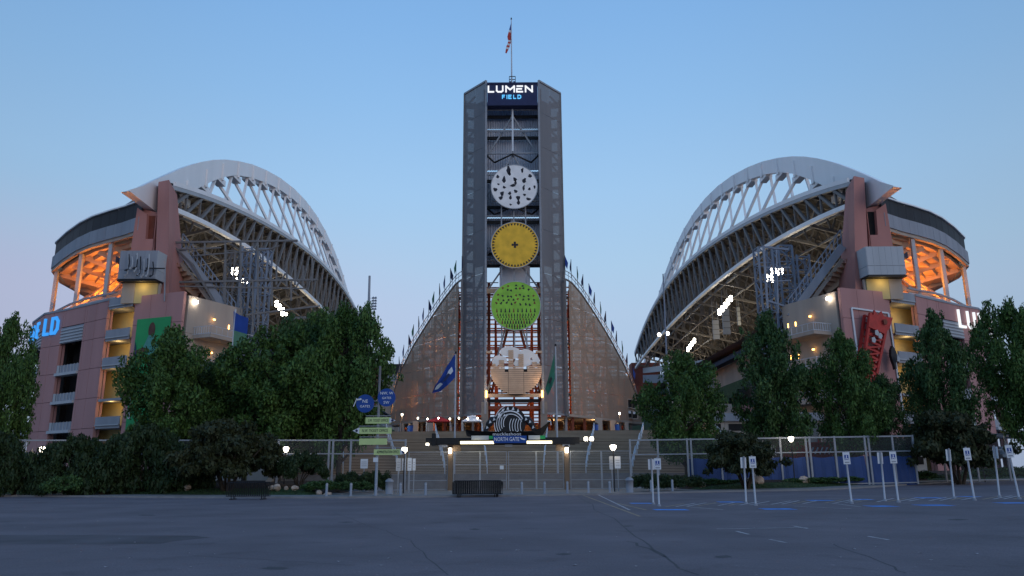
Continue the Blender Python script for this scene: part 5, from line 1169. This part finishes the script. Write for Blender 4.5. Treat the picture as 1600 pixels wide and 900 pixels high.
# white notice boards on posts
def notice(u,v0,v1,wpx,yy,label,mt='wsign'):
    a,c = at(u-wpx/2,v1,yy),at(u+wpx/2,v0,yy); A_ = thing('notice_board',((a.x+c.x)/2,yy,gz(a.x)+.1),label,'sign'); xm = (a.x+c.x)/2
    bar('post',M['steel'],A_,(xm,yy+.06,gz(a.x)+.08),(xm,yy+.06,c.z),.07); box('board',M[mt],A_,(a.x,yy,a.z),(c.x,yy+.04,c.z))
    for k in range(3): box('print',M['slab'],A_,(a.x+.08,yy-.006,a.z+(c.z-a.z)*(.25+.2*k)),(c.x-.08,yy-.003,a.z+(c.z-a.z)*(.3+.2*k))) 
for u,v0,v1,w_,lab,mt in ((622.5,716,736,8,'leftmost grey backed notice board left of the gate','panel'),(631,716,735,7,'second notice board in the group left of the gate','panel'),(640,715.5,735.5,7,'bright white notice board, third in the group left of the gate','wsign'),(647,716.5,735,5,'narrow white notice board at the right of the left group','wsign'),(956,713,733.5,7,'grey notice board in the pair right of the gate','panel'),(965,713,732,8.5,'white notice board in the pair right of the gate','wsign'),(569,717,732,12,'square white notice board with a round mark on the left fence','wsign')):
    notice(u,v0,v1,w_,66 if u != 569 else 69.9,lab,mt)
# globe lamps
LP = [(632,703,64,'small white lamp on a post above the left notice boards',1.0),(958,699,66,'white globe lamp on a post above the right notice boards',1.4),(1236,686,71,'white globe lamp on a post before the red container',1.2),(447,702,69,'white globe lamp on a post right of the big maple',1.1),(66,702,68,'glowing lamp on a post left of the far left hedge',1.2),
  (1485,673,79,'small lamp half hidden in the leaves of the right maple',.5),(1528,675,79,'tiny lamp right of the right maple',.4)]
for u,v,yy,lab,pw in LP:
    p = at(u,v,yy); A_ = thing('post_lamp',(p.x,yy,gz(p.x)),lab,'lamp'); MB().tube([(p.x,yy,gz(p.x)),(p.x,yy,p.z-.2)],.05,8).build('post',M['dark'],A_)
    g = MB().tube([p+Vector((0,0,-.25)),p+Vector((0,0,-.1)),p+Vector((0,0,.12)),p+Vector((0,0,.2))],[.08,.2*pw**.3,.24*pw**.3,.15],10).build('globe',M['lampw'],A_,True); MB().tube([p+Vector((0,0,.2)),p+Vector((0,0,.3))],[.3,.06],10).build('cap',M['dark'],A_)
    lamp('lamp_glow',p+Vector((0,-.6,0)),(1,.75,.42),26*pw,.2,A_)
# disabled parking signs
def make_sign():
    S_ = thing('parking_sign',(0,0,0),'x','sign','disabled parking signs on white posts')
    MB().tube([(0,0,0),(0,0,2.35)],.045,10).build('post',M['pole'],S_,True); MB().tube([(0,0,0),(0,0,.1)],[.1,.07],10).build('base',M['slab'],S_)
    bd = MB().box((-.17,-.07,1.76),(.17,-.055,2.3)).build('sign_plate',M['wsign'],S_)
    MB().box((-.1,-.082,1.95),(.1,-.077,2.18)).build('blue_square',M['blue'],bd)
    w_ = MB(); w_.box((-.02,-.088,2.1),(.02,-.084,2.16)); w_.box((-.02,-.088,2.02),(.01,-.084,2.1)); w_.box((-.02,-.088,2.0),(.07,-.084,2.025)); w_.box((.05,-.088,1.95),(.075,-.084,2.02)); w_.box((-.07,-.088,1.96),(-.05,-.084,2.05)); w_.box((-.06,-.088,1.945),(.03,-.084,1.965)); w_.build('wheelchair_symbol',M['wtext'],bd)
    MB().box((-.11,-.082,1.82),(.11,-.077,1.87)).build('small_print',M['slab'],bd)
    return S_
sg = make_sign(); first = True
SGN = [(1030,791,0,1.0,.2,'front facing parking sign in the leftmost pair, before the stairs'),(1021,788,1,1.0,.0,'sign seen from behind in the leftmost pair, before the stairs'),(1181,790,0,1.0,-.6,'right hand front facing parking sign before the small right maple'),(1166,787,1,1.0,-1.5,'left hand sign seen from behind before the small right maple'),(1331,787,0,1.05,-1.5,'lone parking sign before the blue fabric, left of the middle pair'),(1383,783,1,1.05,-1.5,'sign seen from behind in the pair before the end of the blue fabric'),(1404,785,0,1.05,-1.0,'front facing parking sign in the pair before the end of the blue fabric'),(1491,779,1,1.1,-2,'sign seen from behind under the large right maple'),(1523,782,0,1.1,-2,'front facing parking sign under the large right maple'),(1562,777,1,1.15,-2.5,'sign post seen edge on, second from the right'),(1593,780,0,1.15,-4,'rightmost parking sign leaning slightly')]
for u,v,back,sc_,lean,lab in SGN:
    o = sg if first else copy_tree(sg); first = False; p = gnd(u,v); o.location = p; o.scale = (1,1,sc_); o['label'] = lab
    o.rotation_euler = (0,math.radians(lean),math.radians(200 if back else random.uniform(-8,8)) if lab[:9] != 'sign post' else math.radians(100))
# wheel stops seen at the far right
# litter bin & stones
for u,v,lab in ((608,768,'pale round litter bin right of the direction signpost'),(984,768,'pale litter bin at the shrubs right of the gate')):
    p = at(u,v,61); A_ = thing('litter_bin',(p.x,61,.12),lab,'litter bin'); MB().tube([(p.x,61,.12),(p.x,61,1.05)],[.27,.3],14).build('body',M['slab'],A_,True); MB().tube([(p.x,61,1.05),(p.x,61,1.15),(p.x,61,1.3)],[.33,.3,.1],14).build('lid',M['slab'],A_,True)
def make_rock(seed):
    r_ = random.Random(seed); v = []; f = []; n = 8; rows = 5
    for i in range(rows+1):
        ph = math.pi*i/rows
        for k in range(n): a = 2*math.pi*k/n; rr_ = 1+r_.uniform(-.22,.22); v.append((rr_*math.sin(ph)*math.cos(a),rr_*.8*math.sin(ph)*math.sin(a),rr_*.7*math.cos(ph)))
    for i in range(rows):
        for k in range(n): f.append((i*n+k,i*n+(k+1)%n,(i+1)*n+(k+1)%n,(i+1)*n+k))
    return MB().add(v,f).build('boulder',M['rock'])
ROCKS = [(4,751,8),(22,752,9),(42,755,7),(58,756,7),(70,753,8),(92,755,7),(101,755,6),(110,756,7),(193,753,8),(222,753,13),(246,758,5),(285,758,7),(433,759,5),(442,760,7),(456,763,4),(471,763,5),(510,761,6),(524,761,7),(548,765,8),(597,766,9),(1118,750,7),(1208,746,14),(1296,742,9),(1375,746,8),(1398,748,6),(1460,742,9),(1508,743,8),(1595,738,11),(1570,737,8)]
rocks = [make_rock(k) for k in range(4)]; used = set()
for i,(u,v,hp) in enumerate(ROCKS):
    k = i%4; o = rocks[k]
    if k in used: o = rocks[k].copy(); COL.objects.link(o)
    used.add(k); x = at(u,v,64).x; y = edge_y(x)+(6.3 if u < 600 else 7.2); s_ = hp*.065*.75; o.location = (x,y,gz(x)+berm(x,.45)+s_*.25); o.scale = (s_*1.25,s_,s_*1.1); o.rotation_euler = (0,0,i*1.3)
    near = 'far left hedge' if u < 130 else 'long dark hedge' if u < 300 else 'bare mulch left of the signpost' if u < 620 else 'small right maple' if u < 1240 else 'blue fabric fence' if u < 1410 else 'large right maple'
    o['group'] = 'boulders along the planting beds'; o['category'] = 'boulder'; o['label'] = f'{"large" if hp > 10 else "rounded" if hp > 7 else "small"} tan boulder by the {near}'
# red container, hut and pallets behind the right fence
p,q = at(1215,712,84),at(1424,690,84)
A_ = thing('shipping_container',(p.x,84,gz(p.x)),'long red corrugated container behind the right fence','container')
zc0,zc1 = 1.6,at(1300,693,84).z; x0,x1 = at(1218,700,84).x,at(1345,700,84).x
b = MB(); n = 60
for i in range(n):
    xa,xb_ = x0+(x1-x0)*i/n,x0+(x1-x0)*(i+1)/n; yo = .08 if i%2 else 0
    b.box((xa,84+yo,zc0),(xb_,84.3,zc1))
b.build('wall',M['red'],A_); box('roof',M['red'],A_,(x0-.1,83.9,zc1),(x1+.1,86.5,zc1+.15)); box('base_rail',M['rust'],A_,(x0-.1,83.9,.8),(x1+.1,86.5,1.6))
for k in range(5): bar('white_stripe',M['wsign'],A_,(x0+3.2+k*.5,83.9,zc1-1.1),(x0+3.6+k*.5,83.9,zc1-.4),.12)
p,q = at(1238,690,90),at(1276,650,90); A_ = thing('site_hut',(p.x,90,1),'grey pink site hut with a dark window behind the right fence','hut')
MB().prism([(p.x,90,1),(q.x,90,1),(q.x,90,q.z-.4),((p.x+q.x)/2+.2,90,q.z+.5),(p.x,90,q.z-1)],(0,4,0)).build('wall',M['beige'],A_); box('window',M['void'],A_,(p.x+.9,89.9,q.z-2.4),(p.x+2,90.05,q.z-1.2)); bar('gutter',M['red'],A_,(q.x,89.8,q.z-2.6),(q.x-.6,89.8,1),.3)
p,q = at(1371,702,83),at(1420,685,83); A_ = thing('white_truck',(p.x,83,.6),'white box body of a truck behind the right fence','truck')
box('box_body',M['panel'],A_,(p.x,83,1.5),(q.x,85.2,q.z)); box('cab',M['wsign'],A_,(q.x+.05,83.1,1.2),(q.x+1.6,85.1,q.z-.7)); box('windscreen',M['void'],A_,(q.x+.3,83.05,2.3),(q.x+1.3,83.15,3.1))
for dx in (.8,3.0,4.4): MB().tube([(p.x+dx,82.95,.95),(p.x+dx,83.3,.95)],.48,14).build('wheel',M['black'],A_)
A_ = thing('low_building',(80,106,1),'long low pale building with dark windows beyond the far right fence','building')
for k in range(9):
    x0 = 70+k*5; box('wall_panel',M['beige'],A_,(x0,106,.5),(x0+4.95,106.5,6.2)); f_ = box('window',M['void'],A_,(x0+.8,105.9,3.0),(x0+4.2,105.98,4.6)); bar('window_bar',M['pole'],f_,(x0+2.5,105.85,3.0),(x0+2.5,105.85,4.6),.1)
box('roof',M['panel'],A_,(69.5,105.5,6.22),(115.5,116,6.8)); box('light_strip',M['wsign'],A_,(70,105.4,5.5),(115,105.6,5.8))
# ================================================================ TREES, HEDGES, SHRUBS
def leaves_mesh(name, mt, clumps, n, size, seed, flat=1.0):
    r_ = np.random.default_rng(seed); cl = np.array(clumps); wts = cl[:,3]**2.2; wts /= wts.sum()
    idx = r_.choice(len(cl), n, p=wts); d = r_.normal(size=(n,3)); d /= np.linalg.norm(d,axis=1)[:,None]
    rad = r_.random(n)**.42; c = cl[idx,:3]+d*(cl[idx,3]*rad)[:,None]*np.array([1,1,flat])
    u = r_.normal(size=(n,3)); u /= np.linalg.norm(u,axis=1)[:,None]; w_ = r_.normal(size=(n,3)); nrm = d*.8+w_*.5; v = np.cross(nrm,u); v /= np.linalg.norm(v,axis=1)[:,None]+1e-6
    u[:,2] -= .3; s_ = size*r_.uniform(.45,1.55,n)[:,None]
    P_ = np.stack([c-u*s_*.5, c+v*s_*.28, c+u*s_*.5, c-v*s_*.28],1).reshape(-1,3)
    me = bpy.data.meshes.new(name); me.vertices.add(4*n); me.vertices.foreach_set('co', P_.ravel().astype(np.float32))
    me.loops.add(4*n); me.loops.foreach_set('vertex_index', np.arange(4*n,dtype=np.int32)); me.polygons.add(n); me.polygons.foreach_set('loop_start', np.arange(0,4*n,4,dtype=np.int32))
    try: me.polygons.foreach_set('loop_total', np.full(n,4,dtype=np.int32))
    except Exception: pass
    me.update(calc_edges=True); me.materials.append(mt); return me
def make_tree(seed, H, W, kind, mt, n, label):
    r_ = random.Random(seed); T = thing('tree',(0,0,0),label,'tree','broad leaved trees before the stands')
    cl = []; limbs = MB(); z0 = H*.19
    ex_ = 2.1 if kind == 'cone' else 3.4; t0_ = .3 if kind == 'cone' else .45
    prof = lambda t: (.72+.28*t/t0_) if t < t0_ else max(.1,(1-((t-t0_)/(1-t0_))**ex_)**.8)
    limbs.tube([(0,0,-.4),(.05,0,H*.2),(-.05,.05,H*.55),(0,0,H*.93)],[.26,.2,.12,.03],8)
    nl = 46 if kind == 'round' else 40
    for k in range(nl):
        if r_.random() < .1: continue
        t = (k+.5)/nl; a = k*2.4+r_.uniform(-.4,.4); z = z0+(H-z0)*t*.95; rm = W/2*prof(t)*r_.choice((.62,.8,.95,1.0,1.08,1.15))
        ex,ey,ez = rm*math.cos(a),rm*math.sin(a),z+rm*.22
        limbs.tube([(0,0,max(z-rm*.35,H*.12)),(ex*.5,ey*.5,z-.02*rm),(ex*.95,ey*.95,ez)],[.07+.05*(1-t),.05,.015],5)
        cs = max(.5,.4*rm**.6)*r_.uniform(.7,1.3)
        cl.append((ex*.86,ey*.86,ez-.1,cs*1.05)); cl.append((ex*.5,ey*.5,z+r_.uniform(-.2,.3),cs*1.15))
        for j in range(3): cl.append((ex*r_.uniform(.6,1.12)+r_.uniform(-.6,.6),ey*r_.uniform(.6,1.12)+r_.uniform(-.6,.6),ez+r_.uniform(-.7,.6),cs*r_.uniform(.35,.65)))
    cl += [(r_.uniform(-.6,.6),r_.uniform(-.6,.6),H*(.84+.012*j),.62) for j in range(8)]+[(0,.1,H*.955,.4)]
    limbs.build('trunk',M['bark'],T)
    me = leaves_mesh('crown',mt,cl,int(n*1.35),.225,seed); o = bpy.data.objects.new('crown',me); COL.objects.link(o); o.parent = T
    return T
pr = {'a':make_tree(1,10,8,'cone',M['leaf'],24000,''),'b':make_tree(2,10,7,'cone',M['leaf2'],21000,''),'c':make_tree(3,10,9,'round',M['leaf'],30000,''),'d':make_tree(4,10,8.6,'round',M['leaf2'],32000,'')}
PH = {'a':8,'b':7,'c':9,'d':8.6}
def treeat(key, uc, vtop, wpx, yy, label, rot):
    yy += 6; p = at(uc,vtop,yy); zb_ = gz(p.x)+.4; H = p.z-zb_; zc = yy*cP+(p.z*.6)*sP; W = wpx/F*zc
    o = pr[key] if not pr[key].get('used') else copy_tree(pr[key]); pr[key]['used'] = 1
    if 'used' in o and o is not pr[key]: del o['used']
    o.location = (p.x,yy,zb_); o.scale = (W/PH[key],W/PH[key],H/10.0); o.rotation_euler = (0,0,rot); o['label'] = label; return o
TR = [('a',22,494,104,68,'leafy green tree at the left edge, hiding the F of FIELD',0),('d',-40,540,120,74,'tree cut off by the left edge of the scene',1.2),
 ('a',272,512,150,69,'pointed tree before the green banner on the left facade',2),('d',345,560,125,74,'darker tree between the banner tree and the large tree',.6),
 ('c',448,520,185,72,'large round tree in the middle of the left row',0),('c',541,478,150,71,'tallest tree of the left row, beside the bleachers',2.2),('d',505,488,120,76,'dark tree filling the gap inside the left row',4),('d',395,560,150,78,'dark tree behind the large round left tree',5),
 ('a',1063,550,124,69,'first tree right of the bleachers, broad and low',3.3),('b',1197,488,112,70,'tall pointed tree under the long floodlight bank',.4),('a',1310,518,104,69,'pointed tree with the red crane rising behind it',1.7),('d',1374,588,82,72,'low tree under the hanging hook on the right facade',2.6),
 ('b',1455,486,98,71,'tall slender tree before the right facade, left of LUMEN',4.2),('c',1572,474,122,72,'large dark tree hiding most of the LUMEN letters',5),('a',1640,480,130,70,'tree cut off by the right edge of the scene',5.5)]
for t_ in TR: treeat(*t_)
# hedges and shrubs
def make_shrub(seed, kind, mt, n, name, size):
    r_ = random.Random(seed); cl = []
    if kind == 'dome':
        for k in range(90):
            a = r_.uniform(0,6.28); e = r_.random()**.5; x,y = e*math.cos(a),e*math.sin(a); z = .35+.6*math.sqrt(max(0,1-e*e))*r_.uniform(.5,1.03)
            cl.append((x,y,z,r_.uniform(.09,.22)))
    elif kind == 'maple':
        for k in range(90):
            a = r_.uniform(0,6.28); lay = r_.choice((.45,.58,.7,.82,.93)); e = math.sqrt(max(.02,1.04-lay**2.2))*r_.uniform(.25,1.05); cl.append((e*math.cos(a),e*math.sin(a),lay+r_.uniform(-.05,.04),r_.uniform(.1,.24)))
        for k in range(30): a = r_.uniform(0,6.28); e = r_.uniform(.2,.95); cl.append((e*math.cos(a),e*math.sin(a),r_.uniform(.25,.45),r_.uniform(.1,.2)))
    else:
        for k in range(60): a = r_.uniform(0,6.28); e = r_.random()**.5; cl.append((e*math.cos(a),e*math.sin(a),r_.uniform(.05,.75)*(1.1-e*.5),r_.uniform(.14,.3)))
    me = leaves_mesh('foliage',mt,cl,n,size,seed,.55 if kind == 'maple' else .85)
    T = thing(name,(0,0,0),'x','shrub'); o = bpy.data.objects.new('foliage',me); COL.objects.link(o); o.parent = T
    b = MB()
    for k in range(6): a = k*1.05; b.tube([(.04*math.cos(a),.04*math.sin(a),-.1),(.2*math.cos(a),.2*math.sin(a),.25),(.6*math.cos(a),.6*math.sin(a),.62)],[.035,.025,.008],5)
    b.build('stem',M['bark'],T); return T
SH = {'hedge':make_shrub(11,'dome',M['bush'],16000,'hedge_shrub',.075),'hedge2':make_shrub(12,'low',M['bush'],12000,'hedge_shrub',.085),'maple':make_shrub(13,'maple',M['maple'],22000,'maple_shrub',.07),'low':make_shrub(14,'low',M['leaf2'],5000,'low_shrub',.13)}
us_ = set()
def shrub(key, uc, vtop, wpx, yy, depth, label, group, rot=0):
    p = at(uc,vtop,yy); yy = yy+(3.2 if key != 'low' and uc < 600 else 0); p = at(uc,vtop,yy); zb_ = gz(p.x)+.5; W = wpx/F*(yy*cP)*1.03/2
    o = SH[key] if key not in us_ else copy_tree(SH[key]); us_.add(key)
    o.location = (p.x,yy,zb_); o.scale = (W,depth,(p.z-zb_)*1.02); o['label'] = label; o['group'] = group
    return o
g1 = 'clipped hedge shrubs along the lot edge'; g2 = 'low spreading maples in the planting beds'; g3 = 'low plants at the edge of the beds'
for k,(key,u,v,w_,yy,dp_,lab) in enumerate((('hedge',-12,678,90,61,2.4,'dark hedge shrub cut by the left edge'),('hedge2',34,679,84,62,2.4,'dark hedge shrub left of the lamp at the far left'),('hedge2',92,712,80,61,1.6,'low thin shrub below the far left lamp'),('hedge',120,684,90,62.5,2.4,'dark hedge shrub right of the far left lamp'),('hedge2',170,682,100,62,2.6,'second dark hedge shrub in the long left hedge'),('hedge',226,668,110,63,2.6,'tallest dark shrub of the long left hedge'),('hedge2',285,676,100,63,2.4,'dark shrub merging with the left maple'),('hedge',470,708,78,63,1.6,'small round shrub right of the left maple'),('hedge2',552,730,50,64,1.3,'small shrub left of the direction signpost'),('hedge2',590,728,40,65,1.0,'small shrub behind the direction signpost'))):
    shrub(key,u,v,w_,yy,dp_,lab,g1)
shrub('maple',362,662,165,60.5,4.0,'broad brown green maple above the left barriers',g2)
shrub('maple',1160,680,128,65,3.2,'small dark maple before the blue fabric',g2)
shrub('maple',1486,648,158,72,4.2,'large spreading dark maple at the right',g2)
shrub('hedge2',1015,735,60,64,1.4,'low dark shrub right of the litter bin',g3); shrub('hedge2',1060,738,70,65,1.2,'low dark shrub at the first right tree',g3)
spots = [(1100,746,56),(1140,748,52),(1255,745,60),(1285,744,56),(1318,743,52),(1352,742,56),(1385,742,50),(1412,742,40),(1430,733,54),(1478,740,64),(1535,728,60),(1585,726,64),(1640,724,70),(500,748,50),(530,750,44),(100,738,56),(560,750,40)]
wh = {0:'between the first right tree and the small maple'}
for k,(u,v,w_) in enumerate(spots):
    yy = edge_y(at(u,v,64).x)+8.6 if u > 700 else 62.5
    near = 'before the small right maple' if u < 1200 and u > 700 else 'before the blue fabric fence' if u < 1420 and u > 700 else 'under the large right maple' if u > 700 else 'in the mulch left of the signpost' if u > 300 else 'below the far left lamp'
    o = shrub('low',u,v,w_,yy,1.2,f'low leafy plant {near}',g3); o['category'] = 'plant'

# ================================================================ LABELS THAT SINGLE OUT REPEATS
ORD = ['first','second','third','fourth','fifth','sixth','seventh','eighth','ninth','tenth','eleventh','twelfth','thirteenth','fourteenth']
by = {}
for o in list(COL.objects):
    if o.parent is None and o.get('label') and o.get('kind') is None: by.setdefault(o['label'],[]).append(o)
for lab,os_ in by.items():
    if len(os_) < 2: continue
    if 'pennant' in lab:
        os_.sort(key=lambda o:-o.location.z)
        for i,o in enumerate(os_): o['label'] = f'dark furled pennant on the {"left" if "left" in lab else "right"} sloping bleacher edge, {ORD[i]} down from the tower'
    else:
        os_.sort(key=lambda o:o.location.x)
        for i,o in enumerate(os_): o['label'] = f'{lab}, {ORD[i]} from left'
